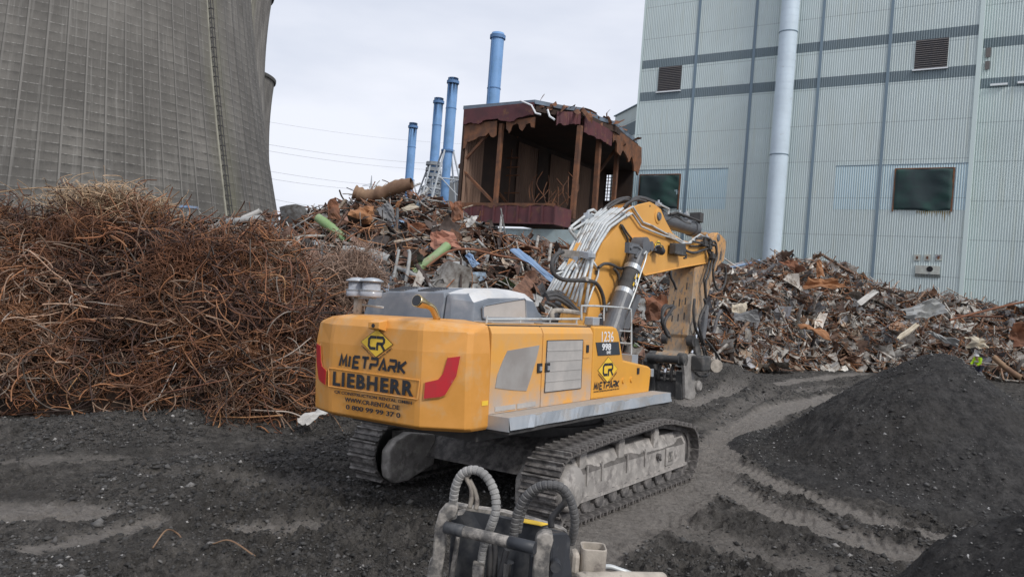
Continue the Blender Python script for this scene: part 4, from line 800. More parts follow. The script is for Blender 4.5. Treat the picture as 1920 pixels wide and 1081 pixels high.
spipe('green_pipe','pale green pipe sloping down at the left end of the mixed scrap',[(596,408,44.5),(622,427,44),(645,448,43.4),(662,461,43)],.27,sc_green,'pipe',.15)
spipe('green_pipe','bright green pipe propped against the scrap above the grey hood',[(774,510,38.5),(800,492,38.8),(825,473,39.2),(839,460,39.6)],.24,sc_green,'pipe',.1)
spipe('green_pipe','small bent green pipe end lying right of the sloping pale green pipe',[(660,458,43),(678,455,43),(696,451,43)],.12,sc_green)
spipe('blue_pipe','short crushed blue pipe under the rusty sheets',[(722,432,44),(745,425,44),(765,417,44)],.3,sc_blue,'pipe',.3)
spipe('grey_pipe','long thin grey pipe falling to the right behind the grey hood',[(742,500,37.5),(775,515,37),(812,537,36.4)],.12,sc_grey)
spipe('grey_pipe','curved fat grey hose pipe arching above the grey hood',[(818,530,37.5),(828,512,37.6),(848,502,37.8),(872,500,38)],.3,sc_grey,'pipe',.1)
spipe('grey_pipe','upright pale pole leaning in the scrap left of the green pipe',[(758,540,36.5),(764,510,36.6),(768,478,37),(765,468,37)],.09,sc_pale)
spipe('grey_pipe','pale upright strip left of the leaning pole',[(738,520,36.8),(744,490,37),(748,468,37.2)],.07,sc_pale)
spipe('blue_grey_pipe','pale blue crushed pipe lying level left of the clear bowls',[(645,470,39),(675,473,38.8),(705,480,38.5),(730,487,38.3)],.28,sc_pale,'pipe',.3)
spipe('rusty_rod','long dark rusty rod bowed across the middle scrap',[(800,500,38),(840,472,38.5),(880,467,39),(930,478,39),(985,490,38.8),(1035,515,38.4)],.06,sc_rust,'rod')
spipe('rusty_rod','long brown rod arched over the right end of the pale scrap',[(1780,600,53),(1840,584,53),(1920,566,53),(1990,560,53)],.08,sc_rust,'rod')
spipe('rusty_rod','straight brown rod lying level low in the pale scrap',[(1790,591,55),(1850,593,54),(1880,593,54)],.07,sc_rust,'rod')
spipe('grey_pipe','grey beam end sticking out under the worker with the lime jacket',[(1862,668,55),(1890,692,54.4),(1915,708,53.8)],.2,sc_tan,'beam',.2)
spipe('blue_rod','thin blue-grey bar sticking out level at the crest beside the arm tip',[(1362,503,60),(1395,496,60),(1425,488,60)],.1,sc_blue,'bar')
spipe('green_rod','flat green-grey pipe lying level at the left crest of the mixed scrap',[(425,416,48),(460,412,48),(492,408,48)],.2,sc_grey,'pipe')
spipe('white_pipe','white pipe stub above the level green-grey pipe',[(455,410,48.5),(475,402,48.5),(489,395,48.5)],.2,sc_white,'pipe',.2)
ssheet('blue_beam','long light blue steel beam sloping down to the pipes of the boom',[(956,468,37),(972,468,37.2),(1050,528,36),(1038,532,36)],sc_blue,'beam',.06,3)
ssheet('blue_sheet','narrow blue sheet leaning above the arched grey hose pipe',[(872,478,37.6),(884,476,37.6),(900,498,37.2),(886,503,37.2)],sc_blue,'metal sheet',.08,5)
ssheet('red_sheet','broad pinkish red rounded sheet in the middle of the scrap',[(808,438,41),(846,437,41),(866,466,40.5),(804,465,40.5)],sc_red,'metal sheet',.16,7)
ssheet('rusty_plate','upright brown rusty plate standing on the left crest of the scrap',[(614,376,45),(631,373,45),(640,412,44.8),(614,410,44.8)],sc_rust,'metal plate',.1,9)
ssheet('grey_plate','folded dark grey plate on edge below the crushed pipe',[(706,392,44),(730,378,44),(748,415,43.8),(724,418,43.8)],sc_dgrey,'metal plate',.15,11)
ssheet('brown_sheet','large brown bent sheet left of the folded dark grey plate',[(655,390,44.4),(700,386,44.4),(705,420,44),(660,430,44)],sc_orange,'metal sheet',.22,13)
ssheet('cream_panel','cream coloured board lying flat among rusty sheets',[(752,390,44),(776,384,44),(786,388,43.8),(760,397,43.8)],sc_cream,'panel',.05,15)
ssheet('rusty_plate','tall rusty plate with curled top beside the red trough',[(842,378,44.5),(866,376,44.5),(868,408,44),(850,420,44)],sc_rust,'metal plate',.2,17)
ssheet('rusty_plate','wide dark rusty bowl-shaped plate under the short blue pipe',[(762,420,42.5),(800,425,42.5),(806,438,42),(768,442,42)],sc_rust,'metal plate',.2,19)
ssheet('cream_panel','white and cream torn panel below the red trough',[(870,412,44),(896,404,44),(892,418,43.6),(874,423,43.6)],sc_white,'panel',.1,21)
ssheet('rusty_plate','narrow rusty angle leaning to the right of the folded grey plate',[(742,385,44),(752,370,44),(756,376,43.8),(738,410,43.8)],sc_orange,'metal plate',.08,23)
ssheet('orange_sheet','big orange-brown crumpled sheet near the crest of the pale scrap',[(1512,520,54),(1560,522,54),(1592,540,53.6),(1510,543,53.6)],sc_orange,'metal sheet',.3,25)
ssheet('orange_sheet','upright orange-brown sheet sticking up above the big crumpled one',[(1530,490,56),(1541,488,56),(1545,518,55.5),(1532,518,55.5)],sc_orange,'metal sheet',.15,27)
ssheet('rusty_mat','dark brown rusty mat draped over the crest left of the upright orange sheet',[(1460,490,57.5),(1492,489,57.5),(1506,510,57),(1488,514,57)],sc_rust,'metal mat',.25,29)
ssheet('metal_panel','clean white flat panel sloping in the pale scrap below the crest',[(1607,565,52.5),(1637,543,53),(1648,547,53),(1614,573,52.5)],sc_white,'panel',.04,31)
ssheet('orange_sheet','long orange tongue-shaped sheet low in the pale scrap',[(1497,606,50.5),(1545,614,50.5),(1560,636,50),(1512,622,50)],sc_orange,'metal sheet',.2,33)
ssheet('corrugated_sheets','fan of pale grey corrugated sheets on the right half of the pale scrap',[(1690,580,53.4),(1760,560,54),(1772,590,53),(1700,600,53)],sc_pale,'metal sheets',.35,35)
ssheet('pale_sheet','pale sheet sloping left of the fan of corrugated sheets',[(1680,633,50.2),(1716,605,51),(1722,610,51),(1688,638,50.2)],sc_cream,'metal sheet',.1,37)
ssheet('pale_sheet','long pale crumpled sheet strip right of the sloping pale sheet',[(1738,616,51.5),(1795,640,51),(1796,650,51),(1745,626,51.3)],sc_pale,'metal sheet',.2,39)
ssheet('rock_like_slab','tan boulder-like slab of crushed sheet above the worker with the lime jacket',[(1815,630,53.),(1845,632,53.),(1850,652,52.6),(1812,652,52.6)],sc_cream,'slab',.3,41)
ssheet('rusty_plate','dark red-brown plate cut off by the right edge of the picture',[(1896,610,50.5),(1960,600,50.5),(1960,655,50),(1902,650,50)],sc_rust,'metal plate',.3,43)
ssheet('cream_slab','pale square slab left in the pale scrap near the arm',[(1372,572,48),(1400,568,48),(1398,588,47.6),(1373,586,47.6)],sc_cream,'slab',.12,45)
ssheet('dark_cloth','dark purple-grey crumpled tarp left in the pale scrap',[(1374,588,47.4),(1420,584,47.6),(1426,600,47.2),(1374,604,47)],sc_dgrey,'tarp',.2,47)
ssheet('white_rag','torn white sheet lying at the foot of the wire heap beside the counterweight',[(556,783,19.2),(596,770,19.6),(618,774,19.4),(575,792,19.)],sc_white,'plastic sheet',.07,49,th=.01)
ssheet('rusty_plate','brown twisted plate behind the lower end of the boom cylinder',[(1205,562,40),(1250,556,40),(1262,592,39.4),(1216,600,39.4)],sc_rust,'metal plate',.28,51)
# lamps over the scrap crest
for x,y,lab in((354,388,'small pale lamp head on a post above the wire heap'),(561,394,'second pale lamp head on a post, above the left end of the mixed scrap')):
    P=atY(x,y,60.); m_=empty('lamp_post',lab,'lamp post',(P[0],P[1],0),group='yard lamps'); b=MB(); b.cyl((0,0,0),(0,0,P[2]-.1),.09,8); b.build('pole',sc_pale,m_); b=MB(); b.box((-.65,-.3,P[2]-.1),(-.05,.3,P[2]+.08)); b.box((.05,-.3,P[2]-.1),(.65,.3,P[2]+.08)); b.box((-.07,-.1,P[2]-.12),(.07,.1,P[2]+.12)); b.build('lamp_head',sc_blue,m_)
# twigs and wire ends on the near ground
for pts,lab in(([(285,1045),(310,1020),(332,1010),(342,1022)],'bent thin stick lying on the black soil at the bottom left'),([(398,1032),(430,1040),(478,1050)],'straight pale stick right of the bent one on the black soil'),([(600,765),(625,800),(650,815),(672,822)],'loose thin wire curling down from the white torn sheet')):
    P=[Vector(gp(*q)) for q in pts]; P=[p+Vector((0,0,gz(p.x,p.y)+.05+.1*math.sin(i*1.7))) for i,p in enumerate(P)]; b=MB(); b.tube(smoothpath(P,5),.012,5); tag(b.build('stick' if 'stick' in lab else 'wire',sc_tan,None),lab,'stick' if 'stick' in lab else 'wire')
# person
pg=gp(1837,722,0); PX=atY(1837,663,53.2); skin=mat('skin',(.45,.28,.2),.6); lime=mat('lime_jacket',(.55,.85,.02),.7,c2=(.45,.75,.02),scale=8); limeB=mat('white_helmet',(.8,.8,.8),.35); navy=mat('navy_trousers',(.03,.035,.06),.8); reflect=mat('reflective_band',(.6,.6,.6),.4)
per=empty('person','worker in a lime jacket and white helmet bending forward behind the tall black gravel heap','person',(PX[0],PX[1],0),(0,0,R(200)))
def skinned(name,joints,edges,M,parent,sub=1):
    me=bpy.data.meshes.new(name); me.from_pydata([j[:3] for j in joints],edges,[]); me.materials.append(M); o=bpy.data.objects.new(name,me); col.objects.link(o); o.parent=parent
    o.modifiers.new('skin','SKIN'); me.skin_vertices.new() if not me.skin_vertices else None
    for v,j in zip(me.skin_vertices[0].data,joints): v.radius=(j[3],j[4] if len(j)>4 else j[3])
    me.skin_vertices[0].data[0].use_root=True; s_=o.modifiers.new('sub','SUBSURF'); s_.levels=sub; s_.render_levels=sub; return o
zt__=1.60; per.scale=[PX[2]/1.66]*3
J=[(0,0,.95,.16,.13),(.05,0,1.15,.15,.12),(.12,0,1.38,.19,.13),(.19,0,zt__-.27,.07),(.24,0,zt__-.13,.10),(.25,0,zt__-.03,.085),
   (.12,.19,1.40,.07),(.22,.24,1.12,.05),(.42,.2,.98,.035),(.5,.18,.96,.03),(.12,-.19,1.40,.07),(.22,-.24,1.12,.05),(.42,-.2,.98,.035),(.5,-.18,.96,.03),
   (0,.1,.88,.11),(.04,.12,.48,.075),(-.04,.13,.1,.05),(.12,.14,.05,.045),(0,-.1,.88,.11),(.04,-.12,.48,.075),(-.04,-.13,.1,.05),(.12,-.14,.05,.045)]
Ed=[(0,1),(1,2),(2,3),(3,4),(4,5),(2,6),(6,7),(7,8),(8,9),(2,10),(10,11),(11,12),(12,13),(0,14),(14,15),(15,16),(16,17),(0,18),(18,19),(19,20),(20,21)]
skinned('body',J,Ed,skin,per)
jj=[(*j[:3],(j[3]+.03),(j[4]+.03) if len(j)>4 else j[3]+.03) for j in(J[0],J[1],J[2],J[6],J[7],J[8],J[10],J[11],J[12])]; skinned('jacket',jj,[(0,1),(1,2),(2,3),(3,4),(4,5),(2,6),(6,7),(7,8)],lime,per)
jj=[(*j[:3],j[3]+.022) for j in(J[0],J[14],J[15],J[16],J[18],J[19],J[20])]; skinned('trousers',jj,[(0,1),(1,2),(2,3),(0,4),(4,5),(5,6)],navy,per)
b=MB(); b.lathe([(.17,0),(.165,.01),(.14,.015),(.135,.06),(.11,.11),(.06,.14),(.0,.15)],(.26,0,zt__-.08),n=20); b.build('helmet',limeB,per,True)
b=MB(); b.lathe([(.205,-.03),(.21,0),(.205,.03)],(.075,0,1.2),n=20); b.build('reflective_band',reflect,per)
# ------------------------------------------------------------------ excavator (its own axes: x forward, y left, z up)
ex_=empty('excavator','large yellow tracked demolition excavator parked in the middle of the yard with lowered arm','excavator',tuple(MO))
mw_=Matrix(((MM[0][0],MM[1][0],MM[2][0],MO[0]),(MM[0][1],MM[1][1],MM[2][1],MO[1]),(MM[0][2],MM[1][2],MM[2][2],MO[2]),(0,0,0,1))); ex_.matrix_world=mw_
YS=-1.75
def text(name,s,origin,xdir,updir,height,M,parent,bold=0.,width=None,shear=0.,out=.006,align='CENTER',spacing=1.0,condense=None):
    c=bpy.data.curves.new(name,'FONT'); c.body=s; c.size=1; c.align_x=align; c.align_y='CENTER'; c.offset=bold; c.shear=shear; c.space_character=spacing; c.extrude=.004; c.resolution_u=4
    o=bpy.data.objects.new(name,c); col.objects.link(o); bpy.context.view_layer.update()
    me=bpy.data.meshes.new_from_object(o.evaluated_get(bpy.context.evaluated_depsgraph_get())); bpy.data.objects.remove(o)
    xs=[v.co.x for v in me.vertices]; ysv=[v.co.y for v in me.vertices]; h=max(ysv)-min(ysv); wv=max(xs)-min(xs); cx=(max(xs)+min(xs))/2; cy=(max(ysv)+min(ysv))/2
    sy=height/h; sx=(width/wv) if width else sy
    X=Vector(xdir).normalized(); Y=Vector(updir).normalized(); Z_=X.cross(Y).normalized(); O_=Vector(origin)
    for v in me.vertices: v.co=O_+X*((v.co.x-cx)*sx)+Y*((v.co.y-cy)*sy)+Z_*(out+v.co.z*.5)
    me.materials.clear(); me.materials.append(M); o=bpy.data.objects.new(name,me); col.objects.link(o); o.parent=parent; return o
def strokes(b,segs,O_,X,Y,sc,wd,out=.008):    # flat letter strokes
    X=Vector(X);Y=Vector(Y);Z_=X.cross(Y)
    for pts in segs:
        P=[Vector(p+(0,)) for p in pts]; L_=[];R_=[]
        for i,p in enumerate(P):
            d0=(P[i]-P[i-1]).normalized() if i else (P[1]-P[0]).normalized(); d1=(P[i+1]-P[i]).normalized() if i<len(P)-1 else d0
            d=(d0+d1); d=d.normalized() if d.length>1e-4 else d1; n=Vector((-d.y,d.x,0)); k=wd/2/max(.5,n.dot(Vector((-d1.y,d1.x,0)))); L_.append(p+n*k); R_.append(p-n*k)
        V=[tuple(O_+X*(q.x*sc)+Y*(q.y*sc)+Z_*out) for q in L_+R_]; n_=len(P); b.add(V,[(i,n_+i,n_+i+1,i+1) for i in range(n_-1)])
def crlogo(O_,X,Y,s,parent):                   # yellow diamond with the two joined letters
    X=Vector(X).normalized();Y=Vector(Y).normalized();Z_=X.cross(Y); O_=Vector(O_)
    b=MB(); b.add([tuple(O_+X*(p[0]*s)+Y*(p[1]*s)+Z_*.004) for p in((-1.04,0),(0,-.65),(1.04,0),(0,.65))],[(0,1,2,3)]); e=b.build('emblem_edge',black_ink,parent)
    b=MB(); b.add([tuple(O_+X*(p[0]*s)+Y*(p[1]*s)+Z_*.007) for p in((-1.0,0),(0,-.62),(1.0,0),(0,.62))],[(0,1,2,3)]); b.build('emblem_diamond',sticker,e)
    b=MB(); strokes(b,[[(-.02,.26),(-.36,.26),(-.48,.16),(-.48,-.14),(-.38,-.25),(-.04,-.25)],[(.0,.26),(.40,.26),(.48,.18),(.48,.06),(.40,-.02),(.02,-.02)],[(.06,-.02),(.06,-.32)],[(.28,-.02),(.52,-.30)]],O_,X,Y,s,.13,.011); b.build('emblem_letters',black_ink,e)
    for sg in(-1,1):
        d=Vector((X*1.0-Y*.8*-sg)) if False else (X*.9+Y*.72*sg).normalized(); c=O_+X*(.56*s*sg*1)+Y*(-.43*s)
        dd=(X*.84+Y*.54) if sg>0 else (X*.84-Y*.54)
        text('lettering','RENTAL GMBH' if sg>0 else 'CONSTRUCTION',tuple(c),tuple(dd),tuple(Z_.cross(dd)),s*.075,black_ink,e,width=s*.95)
# ---- counterweight
def cw_ring(z,c,k,s,w=1.75,f=1.10):           # c: rear face x, k: corner x, s: seam x
    return [(s,-w,z),(k+.10,-w,z),(k,-w+.05,z),(c+.015,-f,z),(c,-f+.1,z),(c,f-.1,z),(c+.015,f,z),(k-.17,w-.05,z),(k-.07,w,z),(s,w,z)]
rings=[cw_ring(1.78,-4.98,-4.60,-4.10,1.70,1.05),cw_ring(1.84,-5.08,-4.68,-4.10,1.745,1.08),cw_ring(2.6,-5.11,-4.72,-4.12),cw_ring(3.05,-5.11,-4.72,-4.14)]
tops=[]
r=cw_ring(3.38,-5.09,-4.68,-4.17,1.73,1.08); rings.append(r)
def topz(y,z0,z1,a): t_=max(0,(abs(y)-.55)/1.2); return z0+(z1-z0)*min(1,t_)
r=[(x,y,topz(y,3.555,3.43,0) if x<-4.3 else 3.50) for x,y,z in cw_ring(0,-5.03,-4.62,-4.18,1.70,1.05)]; rings.append(r)
r=[(x,y,topz(y,3.585,3.50,0) if x<-4.3 else 3.53) for x,y,z in cw_ring(0,-4.90,-4.50,-4.18,1.60,1.0)]; rings.append(r)
r=[(x,y,3.575) for x,y,z in cw_ring(0,-4.55,-4.40,-4.18,1.2,.9)]; rings.append(r)
b=MB(); V=[p for r in rings for p in r]; n=len(rings[0]); F=[(i*n+j,i*n+j+1,(i+1)*n+j+1,(i+1)*n+j) for i in range(len(rings)-1) for j in range(n-1)]
F+=[tuple(range(n))[::-1],tuple(range((len(rings)-1)*n,len(rings)*n))]+[((i+1)*n,(i+1)*n+n-1,i*n+n-1,i*n) for i in range(len(rings)-1)]
b.add(V,F); cwt=b.build('counterweight',yellow,ex_,bevel=.02)
# recessed name field, lights
XR=-5.117
def rp(px,py,x=XR): return mxp(px,py,x)
fld=[rp(616.3,689.5),rp(786.5,713.2),rp(782,748),rp(616,723.5)]
b=MB()
for a,c in zip(fld,fld[1:]+fld[:1]): b.tube([(XR+.004,a[1],a[2]),(XR+.004,c[1],c[2])],.012,5)
b.build('field_rim',yellow,cwt)
XD=(0,-1,0); ZU=(0,0,1)
# on the rear face: reading direction is towards -y, seen from behind
def rt(s,pxa,pxb,hz,**k):
    a=rp(*pxa); c=rp(*pxb); o_=((a[0]),(a[1]+c[1])/2,(a[2]+c[2])/2); 
    return text('lettering',s,o_,(0,-1,(c[2]-a[2])/abs(c[1]-a[1])*.0),ZU,hz,black_ink,cwt,width=abs(c[1]-a[1]),out=.004,**k)
def zz(p): return z1(p)
# LIEBHERR: centre (470,740)z ; ends x 218..728
rt('LIEBHERR',z1((218,705)),z1((728,772)),.245,bold=.04,spacing=1.2)
rt('CR CONSTRUCTION RENTAL GMBH',z1((228,788)),z1((717,862)),.052,bold=.018)
rt('WWW.CR-RENTAL.DE',z1((293,838)),z1((638,890)),.075,bold=.025)
rt('0 800 99 99 37 0',z1((300,885)),z1((645,940)),.082,bold=.025)
# MIETPARK in wide stencil strokes
MSEG={'M':[[(0,0),(.12,1),(.5,.25),(.88,1),(1,0)]],'I':[[(.4,0),(.4,1)]],'E':[[(1,1),(.1,1)],[(.1,.5),(.85,.5)],[(1,0),(.1,0),(.1,1)]],'T':[[(0,1),(1,1)],[(.5,1),(.5,0)]],'P':[[(0,0),(.05,.55)],[(0,1),(.9,1),(1,.85),(1,.6),(.9,.45),(.05,.45)]],'A':[[(0,0),(.5,1),(1,0)],[(.45,.2),(.8,.2)]],'R':[[(0,0),(.05,.45)],[(0,1),(.9,1),(1,.85),(1,.6),(.9,.45),(.05,.45)],[(.55,.45),(1,0)]],'K':[[(.05,0),(.05,1)],[(1,1),(.2,.5),(1,0)]]}
def stencil(word,a,c,h,X,Y,parent,M=black_ink,wd=.27,out=.006,slant=.12):
    a=Vector(a);c=Vector(c); tot=sum(.3 if ch=='I' else 1 for ch in word)+.34*(len(word)-1); W_=(c-a).length; u=W_/tot; b=MB(); x=0; X=Vector(X).normalized();Y=Vector(Y).normalized()
    for ch in word:
        w_=(.3 if ch=='I' else 1)*u
        for sg in MSEG[ch]:
            P=[(x+p[0]*(w_ if ch!='I' else w_*1.)+p[1]*h*slant,p[1]*h) for p in sg]; strokes(b,[P],a,X,Y,1,h*wd,out)
        x+=w_+.34*u
    return b.build('lettering',M,parent)
a=rp(*z1((260,625))); c=rp(*z1((672,683))); stencil('MIETPARK',(XR,a[1],a[2]),(XR,c[1],c[2]),.185,(0,-1,(c[2]-a[2])/(a[1]-c[1])*.0),ZU,cwt,out=.006)
crlogo((XR,rp(*z1((495,482)))[1],rp(*z1((495,482)))[2]),XD,ZU,.37,cwt)
for sg in(1,-1):
    P0=(-5.095,-1.10*sg,2.5) ; nrm=Vector((-(.65),-.38*sg,0)).normalized()
    # facet plane through the rear-centre edge and the corner
    Pa=Vector((-5.095,-1.10*sg,2.5)); Pb=Vector((-4.72 if sg>0 else -4.89,-1.70*sg,2.5)); d=(Pb-Pa).normalized(); nrm=Vector((d.y,-d.x,0)); nrm=nrm if nrm.x<0 else -nrm
    if sg>0: pts=[mpl(*z1(p),tuple(Pa),tuple(nrm)) for p in((945,575),(1025,565),(1000,690),(930,808),(895,822),(795,832),(803,730),(885,712),(915,675))]
    else: Pa2=Vector((-5.095,1.10,2.5)); pts=[tuple(Pa2+(Pb-Pa2)*((-p[1]*-1-1.10)/.60 if False else (abs(p[1])-1.10)/.60)+Vector((0,0,p[2]-2.5))) for p in pts]
    pp=[Vector(p)+nrm*.022 for p in pts]; cc=sum(pp,Vector())/len(pp)
    bz=MB(); bz.slab([cc+(p-cc)*1.06-nrm*.012 for p in pp],nrm,.008); rim=bz.build('reflector_rim',yellow,cwt)
    bz=MB(); bz.slab([tuple(p) for p in pp],nrm,.012); bz.build('red_reflector',red_lens,cwt)
# camera housing on the counterweight
b=MB(); c=rp(*z1((512,372))); b.prism([(c[0]-.14,c[2]-.05),(c[0]+.06,c[2]-.1),(c[0]+.06,c[2]+.1),(c[0]-.14,c[2]+.06)],'y',c[1]-.13,c[1]+.13); ch_=b.build('camera_housing',yellow,cwt,bevel=.012)
b=MB(); b.cyl((c[0]-.15,c[1],c[2]),(c[0]-.13,c[1],c[2]),.035,14); b.build('camera_lens',black_ink,ch_)
a=my(*z2((112,832)),YS); b=MB(); b.box((a[0]-.08,-1.756,a[2]-.035),(a[0]+.08,-1.7,a[2]+.04)); b.build('warning_sticker',sticker,cwt)
# ---- upper body sides
def sp_(p,y=YS): q=my(*z2(p),y); return (q[0],q[2])
b=MB(); b.prism([(-4.16,1.95),(-.10,1.95),(-.10,3.52),(-4.16,3.52)],'y',-1.66,1.62); b.box((-4.1,-1.5,1.55),(2.3,1.5,1.94)); core=b.build('engine_house',darkm,ex_)
def sidepanel(name,x0,x1,M,zt=3.50,ch=.13):
    b=MB(); b.prism([(-1.1,zt+.035),(YS+.16,zt+.03),(YS+.045,zt-.03),(YS,zt-.13),(YS,2.03),(-1.6,2.03),(-1.6,zt-.1),(-1.1,zt-.1)],'x',x0,x1); return b.build(name,M,ex_,bevel=.014)
SM_=[sp_((150,915))[0],sp_((520,830))[0],sp_((880,805))[0]]
xs1,xs2,xs3=-4.14,-2.57,-.71
rd=sidepanel('rear_side_door',xs1+.015,xs2-.012,yellow_dusty); md=sidepanel('middle_side_door',xs2+.012,xs3-.012,yellow_dusty)
def sideplate(name,pts,M,parent,out=.012,th=.012,y=YS):
    b=MB(); P=[sp_(p,y) for p in pts]; b.prism(P,'y',y-out,y-out+th); return b.build(name,M,parent)
gr=bpy.data.materials.new('perforated_dusty_grille'); gr.use_nodes=True; t=gr.node_tree; p=t.nodes['Principled BSDF']; p.inputs['Roughness'].default_value=.85
def perforated(gr,sc,hole,base,base2,thr=.16):
    t=gr.node_tree; p=t.nodes['Principled BSDF']; L=t.links.new; tc=N(t,'ShaderNodeTexCoord'); v=N(t,'ShaderNodeTexVoronoi',Scale=sc,Randomness=.55); L(tc.outputs['Object'],v.inputs[0]); lt=N(t,'ShaderNodeMath',operation='LESS_THAN'); lt.inputs[1].default_value=thr; L(v.outputs['Distance'],lt.inputs[0])
    n=N(t,'ShaderNodeTexNoise',Scale=2.4,Detail=8.); L(tc.outputs['Object'],n.inputs[0]); r=N(t,'ShaderNodeMapRange'); r.inputs[1].default_value=.38; r.inputs[2].default_value=.62; L(n.outputs[0],r.inputs[0])
    m1=N(t,'ShaderNodeMix',data_type='RGBA'); L(r.outputs[0],m1.inputs[0]); m1.inputs[6].default_value=(*base,1); m1.inputs[7].default_value=(*base2,1); m2=N(t,'ShaderNodeMix',data_type='RGBA'); L(lt.outputs[0],m2.inputs[0]); L(m1.outputs[2],m2.inputs[6]); m2.inputs[7].default_value=(*hole,1); L(m2.outputs[2],p.inputs['Base Color'])
perforated(gr,5.2,(.6,.6,.58),(.33,.315,.30),(.27,.25,.235),.12)
sideplate('corner_grille',[(275,452),(505,412),(480,520),(440,650),(410,742),(300,735),(185,720),(200,630),(240,525)],gr,rd)
b=MB(); P=[sp_(p) for p in((290,820),(475,818),(478,850),(340,872),(183,890),(183,855))]
sideplate('lower_grille',[(183,858),(330,838),(330,872),(183,893)],dustpanel,rd); sideplate('lower_grille',[(343,836),(476,818),(476,850),(343,872)],dustpanel,rd)
rg=sideplate('radiator_grille',[(560,378),(818,373),(803,722),(540,752),(546,600)],dustpanel,md,.015,.015)
b=MB(); P=[sp_(p) for p in((560,378),(818,373),(803,722),(540,752))]
for a,c in zip(P,P[1:]+P[:1]): b.tube([(a[0],YS-.014,a[1]),(c[0],YS-.014,c[1])],.008,4)
b.build('grille_frame',black_ink,rg)
b=MB()
for k in range(1,5): z_=P[0][1]+(P[3][1]-P[0][1])*k/5; b.box((P[3][0]+.03,YS-.024,z_-.008),(P[2][0]-.02,YS-.0155,z_+.008))
b.build('grille_slat',dustpanel,rg)
for p,par in(((504,576),rd),((560,572),md)):
    q=sp_(p); b=MB(); b.box((q[0]-.075,YS-.03,q[1]-.085),(q[0]+.075,YS-.002,q[1]+.085)); l_=b.build('latch',black_ink,par,bevel=.01); b=MB(); b.box((q[0]-.03,YS-.05,q[1]-.05),(q[0]+.035,YS-.031,q[1]+.03)); b.build('latch_handle',galv,l_)
q0=sp_((828,385)); q1=sp_((865,505)); b=MB(); b.box((q0[0],YS-.012,q1[1]),(q1[0],YS-.002,q0[1])); kp=b.build('lock_plate',yellow_dusty,md,bevel=.004)
q=sp_((849,437)); b=MB(); b.box((q[0]-.045,YS-.03,q[1]-.075),(q[0]+.045,YS-.0125,q[1]+.075)); b.build('lock',black_ink,kp)
# ---- front body with nose box
yf=mat('front_yellow_paint',(.74,.36,.05),.42,c2=(.68,.33,.055),scale=1.6,dirt=(.5,.38,.25),dscale=2.5,dthr=(.62,.85))
b=MB(); zt=3.5
P=[(xs3+.012,2.03),(xs3+.012,3.52),(.16,3.52),(.30,3.49),(.40,3.40),(.47,3.25),(.66,2.80),(1.95,2.62),(2.07,2.58),(2.11,2.50),(2.03,2.0)]
b.prism(P,'y',YS,-.98); fb=b.build('front_side_box',yf,ex_,bevel=.05)
q=[sp_(p) for p in((913,392),(1078,387),(1088,480),(928,488))]; b=MB(); b.prism(q,'y',YS-.012,YS-.002); npl=b.build('model_plate',plate_dark,fb)
X1=(1,0,0)
def st(s,p0,p1,h,M,parent,out=.014,**k):
    a=sp_(p0); c=sp_(p1); return text('lettering',s,((a[0]+c[0])/2,YS-out,(a[1]+c[1])/2),X1,ZU,h,M,parent,width=abs(c[0]-a[0]),out=0.0,**k)
st('998',(955,424),(1020,424),.145,white_ink,npl,bold=.03,out=.018); st('SME',(988,464),(1018,464),.06,white_ink,npl,bold=.02,out=.018)
st('1236',(957,351),(1042,350),.215,white_ink,fb,bold=.004,out=.006)
c=sp_((1000,588)); crlogo((c[0],YS-.003,c[1]),X1,ZU,.42,fb)
a=sp_((900,734)); c=sp_((1078,708)); stencil('MIETPARK',(a[0],YS-.002,a[1]+.0),(c[0],YS-.002,a[1]+.0),.13,X1,ZU,fb)
st('WWW.CR-RENTAL.DE 0 800 99 99 37 0',(898,744),(1082,732),.03,black_ink,fb,out=.006)
q=sp_((1219,598)); b=MB(); b.box((q[0]-.05,YS-.02,q[1]-.07),(q[0]+.05,YS-.002,q[1]+.07)); b.build('lock',black_ink,fb)
for p in((1112,668),(1170,660)): q=sp_(p); b=MB(); b.cyl((q[0],YS-.03,q[1]),(q[0],YS,q[1]),.055,14,r2=.06); b.build('plug_cap',yf,fb)
q=sp_((1314,612)); b=MB(); b.box((q[0]-.02,YS-.03,q[1]-.09),(q[0]+.1,YS+.12,q[1]+.09)); lb=b.build('side_lamp',galv,fb,bevel=.01)
# top rail mirror/lamp box at the front edge of the roof
q=my(*z2((905,240)),-1.55); b=MB(); b.box((q[0]-.16,-1.62,q[2]-.09),(q[0]+.22,-1.4,q[2]+.09)); wl_=b.build('work_lamp',galv,ex_,bevel=.02); b=MB(); b.box((q[0]+.1,-1.63,q[2]-.07),(q[0]+.24,-1.395,q[2]+.07)); b.build('lamp_glass',black_ink,wl_)
# ---- walkway along the side
b=MB(); b.box((-4.10,-2.16,1.97),(2.30,YS+.05,2.03)); wk=b.build('walkway_deck',deckm,ex_)
b=MB(); rr=random.Random(3); n=40
for i in range(n):
    x0=-4.12+6.42*i/n; x1_=-4.12+6.42*(i+1)/n; d0=.02*math.sin(i*.5)+.03*rr.random()*(1 if i<6 else .2); 
    b.add([(x0,-2.165-.012*math.sin(i*.9),2.035),(x1_,-2.165-.012*math.sin(i*.9+.9),2.035),(x1_,-2.20-.015*math.sin(i*.7+.7)-(.03 if i==3 else 0),1.83),(x0,-2.20-.015*math.sin(i*.7)-(.03 if i==4 else 0),1.83)],[(3,2,1,0)])
b.box((2.28,-2.17,1.83),(2.31,YS+.05,2.03)); b.box((-4.13,-2.17,1.80),(-4.10,YS+.1,2.03)); b.build('walkway_edge',galv,ex_)
b=MB(); b.box((-4.08,-2.15,1.75),(2.25,-1.2,1.965)); b.build('sill_beam',darkm,ex_)
